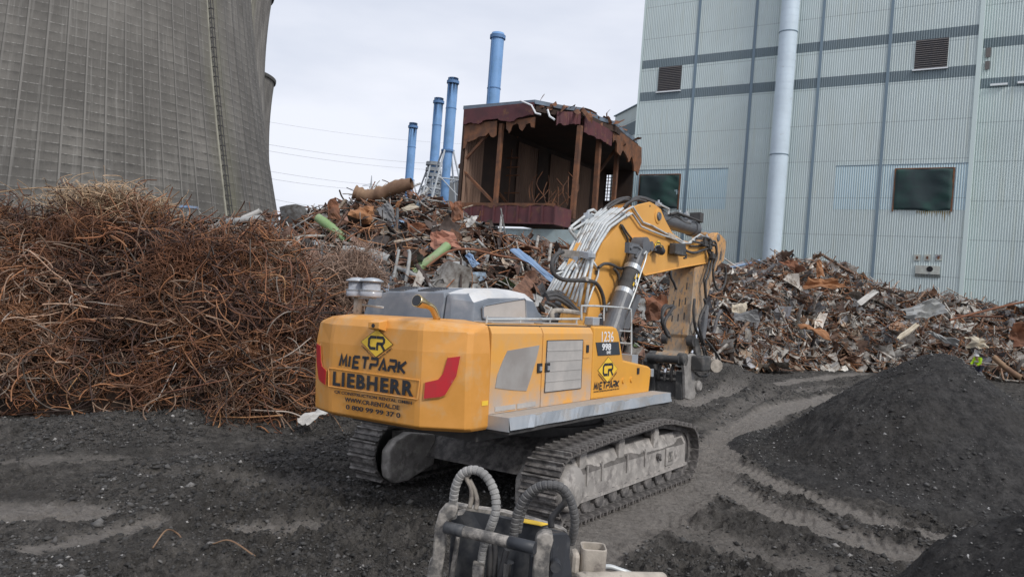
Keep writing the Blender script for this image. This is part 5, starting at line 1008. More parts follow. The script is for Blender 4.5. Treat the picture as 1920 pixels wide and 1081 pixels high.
# ---- grey engine hood (from measured corners)
def hood(name,sec,M,cap=True,par=None):
    b=MB(); n=len(sec[0]); V=[p for s_ in sec for p in s_]; F=[(i*n+j,i*n+j+1,(i+1)*n+j+1,(i+1)*n+j) for i in range(len(sec)-1) for j in range(n-1)]+[tuple(range(n))[::-1],tuple(range((len(sec)-1)*n,len(sec)*n))]
    b.add(V,F); return b.build(name,M,par or ex_,bevel=.03)
def hs(x,yr,zr,yrt,zt1,yl,z0=3.5,ylt=None,xt=None):
    xt=xt if xt is not None else x; ylt=ylt if ylt is not None else yl-.14
    return [(x,yr,z0),(xt,yr+.03,zr),(xt,yrt,zt1),(xt,ylt,zt1),(xt,yl-.02,zr-.0),(x,yl,z0)]
hd=hood('engine_hood',[[(-3.98,-.50,3.5),(-3.92,-.50,3.94),(-3.90,-.46,4.04),(-3.90,.92,4.02),(-3.92,1.40,3.90),(-3.98,1.5,3.5)]]+[[(x,-.50,3.5),(x,-.50,zt_-.06),(x,-.46,zt_),(x,1.0,zt_),(x,1.42,zt_-.12),(x,1.5,3.5)] for x,zt_ in((-3.6,4.09),(-3.1,4.14),(-2.4,4.17),(-1.9,4.12))]+[[(-1.5,-.50,3.5),(-1.5,-.5,3.6),(-1.5,-.46,3.64),(-1.5,1.0,3.64),(-1.5,1.42,3.6),(-1.5,1.5,3.5)]],hoodgrey)
hf=hood('engine_hood',[[(-3.97,-.70,3.5),(-3.91,-.66,3.92),(-3.89,-.60,4.02),(-3.89,-.53,4.03),(-3.97,-.53,3.5)],[(-3.82,-1.08,3.5),(-3.76,-1.05,3.88),(-3.70,-.86,4.03),(-3.70,-.53,4.08),(-3.82,-.53,3.5)]]+[[(x,-1.12,3.5),(x,-1.09,zt_-.15),(x,-.88,zt_-.01),(x,-.53,zt_+.02),(x,-.53,3.5)] for x,zt_ in((-3.4,4.12),(-2.5,4.16),(-1.95,4.11))]+[[(-1.5,-1.05,3.5),(-1.5,-1.02,3.6),(-1.5,-.85,3.66),(-1.5,-.53,3.66),(-1.5,-.53,3.5)]],hoodgrey)
b=MB()
for s_,ya in((0,.85),(1,.1)):
    for k in range(6): x=-3.86+k*.07; b.box((x,ya-.3,3.99),(x+.04,ya+.1,4.068+k*.014))
b.build('hood_vent',cylm,hd)
for o_ in(hd,hf):
    o_.data.materials.append(hoodtop)
    for p_ in o_.data.polygons:
        if abs(p_.normal.z)>.75 and p_.center.z>3.8 and (o_ is hf or p_.center.x>-3.2): p_.material_index=1
def hp(p): q=my(*z8(p),-1.115); return (q[0],q[2])
P=[hp(p) for p in((1155,505),(1152,420),(1170,402),(1330,372),(1490,348),(1502,362),(1506,500),(1498,508))]; b=MB(); b.prism(P,'y',-1.13,-1.10); hw=b.build('hood_side_window',mat('dusty_hood_grille',(.40,.37,.34),.75,c2=(.47,.43,.40),scale=2),hf); b=MB()
for a,c in zip(P,P[1:]+P[:1]): b.tube([(a[0],-1.132,a[1]),(c[0],-1.132,c[1])],.018,5)
b.build('window_rim',hoodgrey,hw)
# exhaust
def yp(z_,pts,y): return [my(*z_(p),y) for p in pts]
P=yp(z8,((785,512),(760,450),(735,415),(690,395),(615,362)),-.95); b=MB(); b.tube(smoothpath(P,5),.085,16,rs=None); b.tube([P[-1],tuple(Vector(P[-1])+(Vector(P[-1])-Vector(P[-2]))*.18)],.12,16) if False else None
sp__=smoothpath(P,5); rs=[.062]*(len(sp__)-6)+[.07,.08,.09,.096,.10,.102]; b=MB(); b.tube(sp__,.08,18,rs=rs); et=b.build('exhaust_pipe',brass,ex_,True); d=(sp__[-1]-sp__[-2]).normalized(); b=MB(); b.cyl(tuple(sp__[-1]+d*.002),tuple(sp__[-1]+d*.006),.092,18); b.build('pipe_mouth',black_ink,et)
# precleaner bowls
q=mxp(*z1((372,290)),-4.55); q2=mxp(*z1((372,190)),-4.55); yq=q[1]; b=MB(); b.cyl((-4.55,yq,3.5),(-4.55,yq,q2[2]),.075,16); pc=b.build('air_intake_post',creamm,ex_,True)
za=mxp(*z1((372,190)),-4.55)[2]; zb1=mxp(*z1((372,150)),-4.55)[2]; zc1=mxp(*z1((372,85)),-4.55)[2]
for k,yo in enumerate((.03,-.33)):
    yy_=yq+yo; b=MB(); b.lathe([(.19,za),(.20,za+.02),(.20,zb1),(.165,zb1+.01),(.165,zc1-.03),(.0,zc1-.03)],(-4.55,yy_,0),n=24); bw=b.build('precleaner_bowl',glassy,pc,True); b=MB(); b.lathe([(.21,zc1-.03),(.215,zc1),(.12,zc1+.04),(0,zc1+.055)],(-4.55,yy_,0),n=24); b.build('bowl_cap',galv,bw,True); b=MB(); b.lathe([(.205,zb1-.01),(.21,zb1+.015),(.205,zb1+.02)],(-4.55,yy_,0),n=24); b.build('bowl_band',galv,bw)
b=MB(); b.box((-4.6,yq-.42,za-.03),(-4.5,yq+.1,za)); b.build('bowl_bracket',galv,pc)
b=MB(); b.tube(smoothpath([(-4.4,yq+.25,3.55),(-4.4,yq+.22,3.72),(-4.4,yq-.1,3.74),(-4.4,yq-.5,3.72)],4),.02,6); b.build('small_rail',pipew,ex_)
# roof-top rails and hand rails
def rail(name,paths,r,M,par=ex_):
    for P in paths:
        b=MB(); b.tube(P,r,7); b.build(name,M,par)
rail('roof_rail',[[my(*z2(p),-1.45) for p in((125,225),(815,222))]],.022,pipew)
for x in(-3.9,-2.9,-1.9,-.9): b=MB(); b.cyl((x,-1.45,3.5),(x,-1.45,3.66),.018,6); b.build('rail_foot',pipew,ex_)
b=MB(); b.tube(smoothpath([my(*z2(p),-1.3) for p in((600,215),(598,180),(622,162),(700,165),(790,180))],5),.05,10); b.build('air_pipe',creamm,ex_,True)
b=MB(); b.tube(smoothpath([my(*z2(p),-1.5) for p in((812,235),(812,140),(830,128),(980,132),(1150,148),(1170,170),(1172,300),(1172,530))],4),.022,7); hr=b.build('hand_rail',pipew,ex_,True)
for P in([(1085,308),(1172,312)],[(1090,395),(1172,400)]): b=MB(); b.tube([my(*z2(p),-1.5) for p in P],.018,6); b.build('rail_rung',pipew,hr)
b=MB(); b.tube([my(*z2(p),-1.5) for p in((975,133),(972,235))],.018,6); b.build('rail_post',pipew,hr)
q=my(*z2((1140,510)),-1.5); b=MB(); b.box((q[0]-.15,-1.7,q[2]-.12),(q[0]+.16,-1.2,q[2]+.1)); b.build('step_bracket',galv,ex_)
# roof skin between hood and panels
b=MB(); b.box((-4.15,-1.2,3.44),(-.1,1.6,3.505)); b.build('roof_skin',deckm,ex_)
for x in(-3.9,-2.3): b=MB(); b.box((x,-1.56,3.535),(x+1.3,-1.16,3.56)); b.build('roof_hatch',deckm,ex_,bevel=.01)
# ---- cab at the left front (mostly hidden)
b=MB(); b.prism([(.55,2.0),(2.75,2.0),(2.75,2.6),(2.45,3.62),(.55,3.62)],'y',.62,1.72); cb_=b.build('cab',hoodgrey,ex_,bevel=.05); b=MB(); b.prism([(.75,2.75),(2.55,2.75),(2.33,3.5),(.75,3.5)],'y',.605,.622); b.build('cab_window',black_ink,cb_)
b=MB(); b.box((-1.2,.6,3.5),(.5,1.7,3.75)); b.build('left_walkway_box',cylm,ex_,bevel=.02)
# ---- turntable and undercarriage
b=MB(); b.lathe([(1.35,1.2),(1.5,1.22),(1.5,1.42),(1.42,1.44),(1.42,1.62),(1.2,1.64)],(0,0,0),n=48); b.build('slewing_ring',darkm,ex_)
b=MB(); b.prism([(-3.3,1.62),(-3.6,1.75),(-1.0,1.75),(-1.0,1.56)],'y',-1.1,1.1); b.prism([(-3.4,1.56),(-2.6,1.38),(-1.8,1.50),(-1.8,1.66),(-3.4,1.66)],'y',-.75,.55); b.build('belly_plate',framem,ex_,bevel=.02)
b=MB(); b.prism([(-1.9,.55),(-1.5,1.0),(-1.0,1.25),(1.0,1.25),(1.5,1.0),(1.9,.55),(1.4,.5),(-1.4,.5)],'y',-1.75,1.75); b.build('car_body',mudtrack,ex_,bevel=.05)
def track(sy):
    yc=2.17*sy; wid=.375
    # centre line of the chain, clockwise in x/z
    R1=.60; xr,xf=-2.55,2.62; zr,zf=.68,.66
    pts=[]
    for a in np.linspace(-90,-262,16): pts.append((xr+R1*math.cos(R(a)),zr+R1*math.sin(R(a))))
    pts+=[(-1.9,1.32),(-1.2,1.37),(-.4,1.40),(.4,1.43),(1.2,1.46),(1.7,1.42)]
    for a in np.linspace(75,-90,14): pts.append((xf+R1*.98*math.cos(R(a)),zf+R1*.98*math.sin(R(a))))
    for x in np.linspace(2.3,-2.3,9): pts.append((x,.075))
    P=np.array(pts+[pts[0]]); seg=np.r_[0,np.cumsum(np.hypot(*np.diff(P,axis=0).T))]; n=52; s_=np.linspace(0,seg[-1],n,endpoint=False)
    fx=lambda q:(np.interp(q%seg[-1],seg,P[:,0]),np.interp(q%seg[-1],seg,P[:,1]))
    b=MB()
    for yo in(-.13,.13):
        ring=[]
        for k in range(n*2): x,z_=fx(k*seg[-1]/(2*n)); ring.append((x,z_))
        c=len(ring); V=[];
        for x,z_ in ring: 
            V+=[(x,yc+yo-.035,z_),(x,yc+yo+.035,z_)]
        x2=[]; 
        for k in range(c):
            x,z_=ring[k]; xn,zn=ring[(k+1)%c]; xp,zp=ring[k-1]; tx,tz=xn-xp,zn-zp; l=math.hypot(tx,tz); nx,nz_=tz/l,-tx/l
            V+=[(x+nx*.13,yc+yo-.035,z_+nz_*.13),(x+nx*.13,yc+yo+.035,z_+nz_*.13)]
        o_=2*c; F=[]
        for k in range(c):
            a=2*k; d=2*((k+1)%c); F+=[(a,d,d+1,a+1),(o_+a,o_+a+1,o_+d+1,o_+d),(a,o_+a,o_+d,d),(a+1,d+1,o_+d+1,o_+a+1)]
        b.add(V,F)
    ct=b.build('crawler_track',mudtrack,ex_)
    pitch=seg[-1]/n; proto=None
    for k in range(n):
        x,z_=fx(s_[k]); xa,za_=fx(s_[k]+.03); xb_,zb_=fx(s_[k]-.03); tx,tz=xa-xb_,za_-zb_; ang=math.atan2(tz,tx)
        if proto is None:
            b=MB(); h=pitch*.5
            prof=[(-h,0),(h*.9,0),(h*.95,-.02+.0),(h*.98,.03),(h*.86,.03+.02),(h*.80,.022)]
            # plate with two grouser bars on the outer side (outer = +z local)
            prof=[(-h*.97,-.018),(h*.97,-.018),(h*.97,.02),(h*.92,.085),(h*.72,.085),(h*.60,.02),(h*.06,.02),(0.02,.06),(-.03,.06),(-h*.22,.02),(-h*.80,.02),(-h*.97,.045)]
            b.prism(prof,'y',-wid,wid); me_o=b.build('track_shoe',shoem,ct,bevel=.006); o=me_o; proto=o
        else: o=proto.copy(); col.objects.link(o); o.parent=ct
        # travel direction makes the outside lie to the left or right of the tangent
        o.location=(x,yc,z_); o.rotation_euler=(0,-ang,0)
    return ct,yc
for sy in(-1,1):
    ct,yc=track(sy); yo=yc+.375*sy   # outer side
    inn=-sy
    # sprocket, idler, rollers
    b=MB(); b.lathe([(.50,-.10),(.50,.10)],(-2.55,yc,.68),'y',n=40)
    for k in range(22): a=k/22*2*math.pi; b.box((0,0,0),(0,0,0)) if False else None
    sp2=b.build('drive_sprocket',darkm,ex_)
    side=-1 if sy<0 else 1
    b=MB(); b.lathe([(.0,-.02),(.34,0),(.40,.05),(.42,.25),(.36,.33),(.0,.35)] if True else [],(-2.55,yc+(.02 if side>0 else -.37),.68),'y',n=36); b.build('final_drive_cap',framem,ex_,True)
    b=MB(); b.lathe([(.47,-.12),(.52,-.05),(.52,.05),(.47,.12)],(2.62,yc,.66),'y',n=40); b.lathe([(0,-.2),(.2,-.2),(.2,.2),(0,.2)],(2.62,yc,.66),'y',n=24); b.build('idler_wheel',mudtrack,ex_)
    for k in range(8):
        x=-1.85+k*.53; b=MB(); b.lathe([(0,-.22),(.14,-.22),(.16,-.2),(.16,.2),(.14,.22),(0,.22)],(x,yc,.27),'y',n=20); b.build('track_roller',mudtrack,ex_)
    # track frame box with sloping top
    y0=yc-.30*1; y1=yc+.30
    outy=yc+.21*side; 
    b=MB(); zx=lambda y:y
    b.prism([(outy,.38),(outy,.86),(yc+.05*side,1.12),(yc-.28*side,1.12),(yc-.30*side,.38)],'x',-2.42,2.78 if side<0 else 2.6); tf=b.build('track_frame',framem,ex_,bevel=.015)
    b=MB(); b.box((-2.42,outy-.02*side,.34),(2.80,outy+.04*side,.40)); b.build('frame_flange',framem,tf)
    if side<0:
        for xk in(-1.9,-1.33,-.28,.55): b=MB(); b.box((xk,outy-.03,.62),(xk+.05,outy+.0,.98)); b.build('frame_rib',framem,tf,bevel=.005)
        b=MB(); b.box((1.62,outy-.035,.47),(2.05,outy-.001,.86)); hc=b.build('grease_cover',framem,tf,bevel=.05); b=MB(); b.box((1.74,outy-.05,.55),(1.93,outy-.036,.77)); b.build('cover_plate',attachm,hc,bevel=.02)
        b=MB(); b.cyl((1.2,outy-.08,.75),(1.2,outy,.75),.06,10); b.cyl((1.2,outy-.06,.72),(1.28,outy-.05,.66),.03,8); b.build('frame_plug',mudtrack,tf)
        # soil lying on the frame
        g=40; V=[]
        for j in range(9):
            for i in range(g+1):
                x=-2.35+5.0*i/g; t_=j/8; y=outy-.015+t_*.62; z0=.87+t_*.26 if t_<.5 else 1.0+.13*(1-abs(t_-.75)*.5)
                hgt=float(fbm(np.array(x*1.6),np.array(y*2.+3),4,91)); V.append((x,y,z0+(.16*hgt-.03)*(1 if 0<j<8 else .15)-(.0 if j else .05*hgt)))
        F=[(j*(g+1)+i,j*(g+1)+i+1,(j+1)*(g+1)+i+1,(j+1)*(g+1)+i) for j in range(8) for i in range(g)]
        dirtm=mat('grey_brown_packed_soil',(.10,.092,.085),.95,c2=(.17,.155,.145),scale=5,amt=(.4,.65),bump=1,bscale=12); obj_from('packed_soil',V,F,dirtm,tf,True)
    for xk in(-1.95,-.42,1.22):
        b=MB(); b.lathe([(0,-.12),(.10,-.12),(.13,-.08),(.13,.08),(.10,.12),(0,.12)],(xk,yc+.02*side,1.24),'y',n=20); cr_=b.build('carrier_roller',mudtrack,ex_); b=MB(); yb=yc+.13*side
        b.prism([(xk-.13,.92),(xk+.10,.92),(xk+.13,1.24),(xk+.07,1.34),(xk-.07,1.34),(xk-.12,1.2)],'y',yb-.05,yb+.05); b.build('roller_bracket',framem,cr_,bevel=.02)
# inner cover of the left final drive
b=MB(); b.prism([(-3.0,.45),(-2.95,.25),(-2.75,.12),(-2.4,.12),(-1.6,.35),(-1.6,1.0),(-2.4,1.12),(-2.8,1.0),(-3.0,.8)],'y',1.55,1.80); b.build('drive_motor_guard',framem,ex_,bevel=.05)
b=MB(); b.prism([(-3.0,.45),(-2.95,.25),(-2.75,.12),(-2.4,.12),(-1.6,.35),(-1.6,1.0),(-2.4,1.12),(-2.8,1.0),(-3.0,.8)],'y',-1.80,-1.55); b.build('drive_motor_guard',framem,ex_,bevel=.05)
# ------------------------------------------------------------------ boom, arm, lines
BY=.45
def bp(p,y=-BY): q=my(*z3(p),y); return (q[0],q[2])
def b3(p,y): return my(*z3(p),y)
outl=[bp((370,870)),bp((395,600)),bp((420,500)),bp((470,380)),bp((560,280)),bp((620,205)),bp((670,140)),bp((720,118)),bp((790,102)),bp((820,118)),bp((862,150)),bp((893,225)),bp((940,312)),
      bp((1010,362)),bp((1110,385)),bp((1185,400)),bp((1215,430)),bp((1215,490)),bp((1190,520)),bp((1080,530)),bp((940,563)),bp((800,590)),bp((750,603)),bp((730,560)),bp((690,520)),bp((640,540)),bp((612,600)),bp((590,680)),bp((555,745)),bp((490,800)),bp((440,870))]
foot=[(1.75,2.6),(1.45,2.15),(.95,2.15),(.8,2.6)]
outl2=outl+foot
b=MB()
inner=[ (x,z_) for x,z_ in outl2]
# box section: two side webs with flanges a little proud, narrower box between the twin lug plates at the peak
b.prism(outl2,'y',-BY,-BY+.06); b.prism(outl2,'y',.26,.32); 
boom=b.build('boom',yellow_boom,ex_,bevel=.012)
# closed skin between the webs (top and under side), dipping between the lugs at the peak
top=[(.8,2.6),bp((370,870)),bp((395,600)),bp((420,500)),bp((470,380)),bp((560,285)),bp((625,215)),bp((690,190)),bp((760,190)),bp((830,240)),bp((880,300)),bp((940,330)),bp((1010,370)),bp((1110,392)),bp((1185,405)),bp((1212,440)),bp((1212,488)),bp((1188,515))]
bot=[bp((1080,525)),bp((940,558)),bp((800,585)),bp((756,598)),bp((735,555)),bp((690,514)),bp((636,535)),bp((607,600)),bp((585,680)),bp((550,742)),bp((486,795)),bp((440,865)),(1.72,2.6),(1.43,2.18),(.97,2.18)]
b=MB(); b.prism(top+bot,'y',-BY+.07,.25); b.build('boom_box',yellow_boom,boom)
# weld flange lines on the web
def linep(b,pts,y,r,n=5,k=4): b.tube(smoothpath([b3(p,y) for p in pts],k),r,n)
b=MB(); linep(b,[(750,598),(860,575),(1000,545),(1180,513)],-BY-.005,.022); linep(b,[(610,640),(590,560),(560,540),(500,560)],-BY-.004,.008); b.build('weld_seam',yellow_boom,boom)
q=bp((840,200)); b=MB(); b.lathe([(0,-.03),(.16,-.03),(.20,-.02),(.20,.0)],(q[0],-BY-.001,q[1]),'y',n=24); bo=b.build('pin_boss',yellow_boom,boom); b=MB(); b.lathe([(0,-.055),(.10,-.055),(.12,-.03),(.12,0)],(q[0],-BY-.02,q[1]),'y',n=20); b.build('pin',cylm,bo)
q=bp((787,130)); b=MB(); b.cyl((q[0],-BY-.008,q[1]),(q[0],-BY,q[1]),.028,12); b.build('lifting_hole',black_ink,boom)
# cylinder lug at the middle of the boom
lug=[bp(p,-.62) for p in((690,345),(740,345),(800,372),(815,400),(805,440),(785,462),(765,450),(745,400),(700,372))]
b=MB(); b.prism(lug,'y',-.62,-BY); lg=b.build('cylinder_lug',yellow_boom,boom,bevel=.03); q=bp((792,402),-.64); b=MB(); b.cyl((q[0],-.68,q[1]),(q[0],-.60,q[1]),.13,20); b.build('lug_pin',cylm,lg); PINB=q
b=MB(); q2=bp((845,428),-.62); b.box((q2[0]-.22,-.62,q2[1]-.03),(q2[0]+.2,-BY,q2[1]+.03)); wb=b.build('work_light_bracket',cylm,boom); b=MB(); b.tube([(q2[0]-.1,-.66,q2[1]),(q2[0]+.12,-.66,q2[1]-.02)],.11,14); b.build('work_light',black_ink,wb)
b=MB(); b.tube(smoothpath([b3(p,-.6) for p in((820,435),(825,405),(850,395),(875,402),(878,430))],3),.018,6); b.build('light_guard',cylm,wb)
b=MB(); c0=bp((845,470),-BY-.01); text('lettering','WWW.CR-RENTAL.DE',(c0[0],-BY-.004,c0[1]+.18),X1,ZU,.05,black_ink,boom,width=.7,out=0.0); crlogo((bp((843,395))[0],-BY-.004,bp((843,395))[1]),X1,ZU,.26,boom)
# boom cylinders
for sg in(-1,1):
    y=-.78*sg if sg>0 else .78; 
    qA=bp((724,398),-.78); A=Vector((qA[0],y,qA[1])); q=bp((545,905),-.78); B=Vector((q[0],y,q[1])); d=(B-A).normalized(); L_=(B-A).length
    b=MB(); b.cyl(A+d*.15,A+d*(L_*.30),.19,20); b.tube([A+Vector((0,-.17,0)),A+Vector((0,.17,0))],.22,20); hd_=b.build('boom_cylinder',cylm,ex_)
    b=MB(); b.cyl(A+d*(L_*.30),A+d*(L_*.36),.225,24); b.cyl(A+d*(L_*.62),A+d*(L_*.68),.235,24); b.build('cylinder_collar',galv,hd_)
    b=MB(); b.cyl(A+d*(L_*.355),A+d*(L_*.625),.205,24); b.build('cylinder_barrel',darkm,hd_)
    b=MB(); b.cyl(A+d*(L_*.675),A+d*(L_*.97),.235,24); b.cyl(A+d*(L_*.97),A+d*(L_*1.3),.27,24); b.build('cylinder_sleeve',cylm,hd_)
    side=Vector((0,1,0)).cross(d).normalized()
    if sg>0:
        b=MB(); 
        for k,(f,o_,c_) in enumerate(((.40,-.04,sticker),(.455,.07,sticker),(.50,-.05,white_ink),(.54,.05,sticker),(.43,.05,white_ink),(.58,-.03,white_ink),(.48,.0,white_ink))):
            P=A+d*(L_*f)+Vector((0,-.208,0))+side*o_; bb=MB(); bb.slab([P-d*.05-side*.03,P+d*.05-side*.03,P+d*.05+side*.03,P-d*.05+side*.03],(0,-1,0),.004); bb.build('cylinder_decal',c_,hd_)
        G=[b3(p,-.95) for p in((700,730),(722,738),(652,958),(600,962),(585,1000),(628,1010))]; bb=MB(); g0=[b3(p,-.92) for p in((695,725),(722,735),(640,960),(590,955))]; bb.slab(g0,(0,-1,0),.03); bb.build('cylinder_guard',cylm,hd_)
        bb=MB(); hh_=[b3(p,-1.02) for p in((650,420),(665,400),(700,405),(720,425),(700,450),(690,480))]; bb.tube(hh_,.05,8); bb.box(tuple(Vector(b3((640,425),-.98))-Vector((.06,.06,.08))),tuple(Vector(b3((690,400),-.98))+Vector((.1,.06,.05)))); bb.build('valve_block',cylm,hd_)
        bb=MB(); bb.tube(smoothpath([b3(p,-1.0) for p in((745,455),(765,440),(755,500),(720,600),(690,700),(640,830))],4),.022,6); bb.build('cylinder_pipe',pipew,hd_)
# arm (stick)
def pa(p,y=-.40): return bp(p,y)
armo=[pa((1185,405)),pa((1212,350)),pa((1245,308)),pa((1275,330)),pa((1303,365)),pa((1300,420)),pa((1288,500)),pa((1245,535)),pa((1215,600)),pa((1190,700)),pa((1160,800)),pa((1120,900)),pa((1075,1010))]
lo=[my(*z4(p),-.40) for p in((690,400),(680,450),(655,505),(640,545),(600,560),(590,520),(628,480),(640,380))]
armo+=[(q[0],q[2]) for q in lo]+[pa((1040,1000)),pa((1062,850)),pa((1075,700)),pa((1088,600)),pa((1095,545)),pa((1160,520)),pa((1195,470))]
b=MB(); b.prism(armo,'y',-.40,.34); arm=b.build('arm',yellow_worn,ex_,bevel=.02)
# rear wear plate with the row of slots (faces the machine)
qa=[b3((1093,550),-.41),b3((1040,1000),-.41)]; qb=my(*z4((635,490)),-.41)
A0=Vector((qa[0][0]-.03,-.41,qa[0][2])); A1=Vector((qb[0]-.03,-.41,qb[2])); W_=Vector((0,.76,0)); dn=(A1-A0); nn=dn.cross(W_).normalized(); nn=nn if nn.x<0 else -nn
b=MB(); b.slab([A0,A0+W_,A1+W_,A1],nn,.03); wp_=b.build('arm_back_plate',yellow_worn,arm)
b=MB(); lg_=[]
for v,n_ in((.22,2),(.40,3),(.58,3),(.78,2)):
    for k in range(n_):
        P=A0+dn*(v+.02*k)+W_*(.25+.5*k/max(1,n_-1))+nn*.031; l=dn.normalized()
        b=MB(); b.slab([P-l*.11-W_*.022,P-l*.11+W_*.022,P+l*.11+W_*.022,P+l*.11-W_*.022],nn,.004); b.build('weld_slot',darkm,wp_)
q=pa((1248,345)); b=MB(); b.lathe([(0,-.03),(.1,-.03),(.13,0)],(q[0],-.401,q[1]),'y',n=18); b.build('arm_pin',cylm,arm)
b=MB(); b.prism([pa(p,-.42) for p in((1268,432),(1276,440),(1272,490),(1258,500))],'y',-.408,-.401); b.build('arm_slot',darkm,arm)
q=pa((1205,480)); b=MB(); b.lathe([(0,-.09),(.13,-.09),(.17,-.05),(.17,0)],(q[0],-.401,q[1]),'y',n=20); b.build('arm_pivot',cylm,arm)
# arm cylinder on top
A=Vector((bp((845,200),0)[0],0,bp((845,200),0)[1])); A=Vector(b3((858,215),-.1)); B=Vector(b3((1085,285),-.1)); C_=Vector(b3((1240,340),-.1)); d=(B-A).normalized()
b=MB(); b.cyl(A-d*.2,B-d*.3,.225,24); b.cyl(B-d*.30,B,.26,24); ac=b.build('arm_cylinder',cylm,ex_); b=MB(); b.cyl(B,C_,.095,16); b.build('cylinder_rod',chrome,ac)
b=MB(); b.tube([A+Vector((0,-.3,.12)),A+d*.6+Vector((0,-.24,.25)),B+Vector((0,-.24,.22))],.035,7); b.box(tuple(B+Vector((-.15,-.25,.2))),tuple(B+Vector((.12,.1,.5)))); b.build('cylinder_fittings',darkm,ac)
# arm-side hydraulic cylinder and linkage
A=Vector(my(*z4((775,160)),-.55)); B=Vector(my(*z4((690,440)),-.55)); b=MB(); b.tube([A,B],.03,8)
b=MB(); A=Vector(my(*z4((805,60)),-.2)); B=Vector(my(*z4((770,370)),-.2)); b.cyl(A,B,.10,16); bc=b.build('tool_cylinder',cylm,ex_); b=MB(); b.cyl(my(*z4((742,200)),-.50),my(*z4((672,500)),-.50),.05,12); b.build('tool_cylinder_rod',chrome,bc)
q=my(*z4((668,385)),-.5); b=MB(); b.cyl((q[0],-.60,q[2]),(q[0],-.40,q[2]),.17,20); b.build('link_pin',darkm,ex_); b=MB(); b.cyl((q[0],.24,q[2]),(q[0],.42,q[2]),.15,20); b.build('link_pin',darkm,ex_)
lk=[my(*z4(p),-.62) for p in((700,360),(740,370),(760,520),(735,560),(715,520))]; b=MB(); b.prism([(p[0],p[2]) for p in lk],'y',-.62,-.52); b.build('tipping_link',couplerm,ex_,bevel=.02)
# quick coupler: two side plates, cross shafts, pale right plate
def cp(pts,y): return [(my(*z4(p),y)[0],my(*z4(p),y)[2]) for p in pts]
cq=[(640,520),(690,502),(720,520),(726,560),(712,610),(700,650),(700,745),(735,765),(745,800),(742,850),(712,875),(700,915),(660,930),(615,915),(612,700),(600,600)]
b=MB(); b.prism(cp(cq,-.62),'y',-.62,-.52); qc=b.build('quick_coupler',couplerl,ex_,bevel=.02)
q=my(*z4((722,800)),-.62); b=MB(); b.lathe([(0,-.12),(.12,-.12),(.17,-.06),(.17,0)],(q[0],-.62,q[2]),'y',n=18); b.build('coupler_boss',couplerl,qc)
yl=.62; dx=0
def cxy(p): q=my(*z4(p),-.50); return q[0],q[2]
b=MB(); pts=cp([(620,540),(670,560),(612,600),(600,930),(590,930),(560,800),(560,640)],-.5); 
xz=cp(cq,-.62); b.prism([(x-.10,z_) for x,z_ in xz],'y',.50,.64); b.build('coupler_side_plate',couplerm,qc,bevel=.02)
x0,z0=cxy((560,560)); b=MB(); b.cyl((x0,-.5,z0),(x0,.5,z0),.11,20); b.build('coupler_shaft',couplerm,qc)
x0,z0=cxy((600,640)); x1_,z1__=cxy((600,925)); b=MB(); b.box((x0-.05,-.5,z1__+.05),(x0+.05,.5,z1__+.55)); b.box((x0-.1,-.5,z1__+.62),(x0+.1,.5,z1__+.72)); b.box((x0-.12,-.52,z1__),(x0+.02,-.3,z0-.1)); b.box((x0-.12,.35,z1__),(x0+.02,.52,z0-.1)); b.build('coupler_body',couplerm,qc,bevel=.02)
x0,z0=cxy((590,520)); b=MB(); b.cyl((x0-.05,-.44,z0-.1),(x0-.05,.36,z0-.1),.17,20); b.build('arm_end_tube',yellow_worn,arm,bevel=.01)
for ye in(-.52,.38): b=MB(); b.cyl((x0-.05,ye-.1,z0-.12),(x0-.05,ye+.12,z0-.12),.2,20); b.build('coupler_ear',couplerm,qc,bevel=.02)
for k in range(3): b=MB(); xx,zz_=cxy((590,690)); b.tube(smoothpath([(xx,-.2+.2*k,zz_+.25),(xx-.1,-.18+.2*k,zz_),(xx-.02,-.15+.2*k,zz_-.25)],4),.05,7); b.build('coupler_hose',chrome if k==1 else rubber,qc,True)
# hydraulic motor and hose tangle right of the coupler
q=my(*z4((860,610)),-.9); b=MB(); b.cyl((q[0]-.15,-1.1,q[2]),(q[0]+.2,-.7,q[2]),.2,20); b.build('swivel_drum',creamm,ex_)
b=MB(); q=my(*z4((760,600)),-.8); b.box((q[0]-.35,-1.0,q[2]-.2),(q[0]+.3,-.6,q[2]+.25)); b.build('valve_box',couplerm,ex_,bevel=.05)
HOSES=[((700,0),(690,120),(705,260),(745,350),(775,420)),((500,60),(430,90),(400,160),(408,250),(450,320)),((510,70),(460,140),(420,230),(440,320),(470,350)),((790,0),(800,60),(770,120),(740,220),(760,330),(790,420)),((690,390),(730,420),(745,500),(730,560)),((780,440),(810,500),(830,600),(830,690),(760,715),(700,680)),((770,430),(790,520),(790,600),(740,640)),((800,370),(850,430),(900,500),(930,560),(945,600)),((820,420),(880,470),(900,540),(890,600))]
for k,h in enumerate(HOSES): b=MB(); b.tube(smoothpath([my(*z4(p),-.55-.06*(k%4)) for p in h],5),.045 if k<5 else .035,8); b.build('hose',rubber,ex_,True)
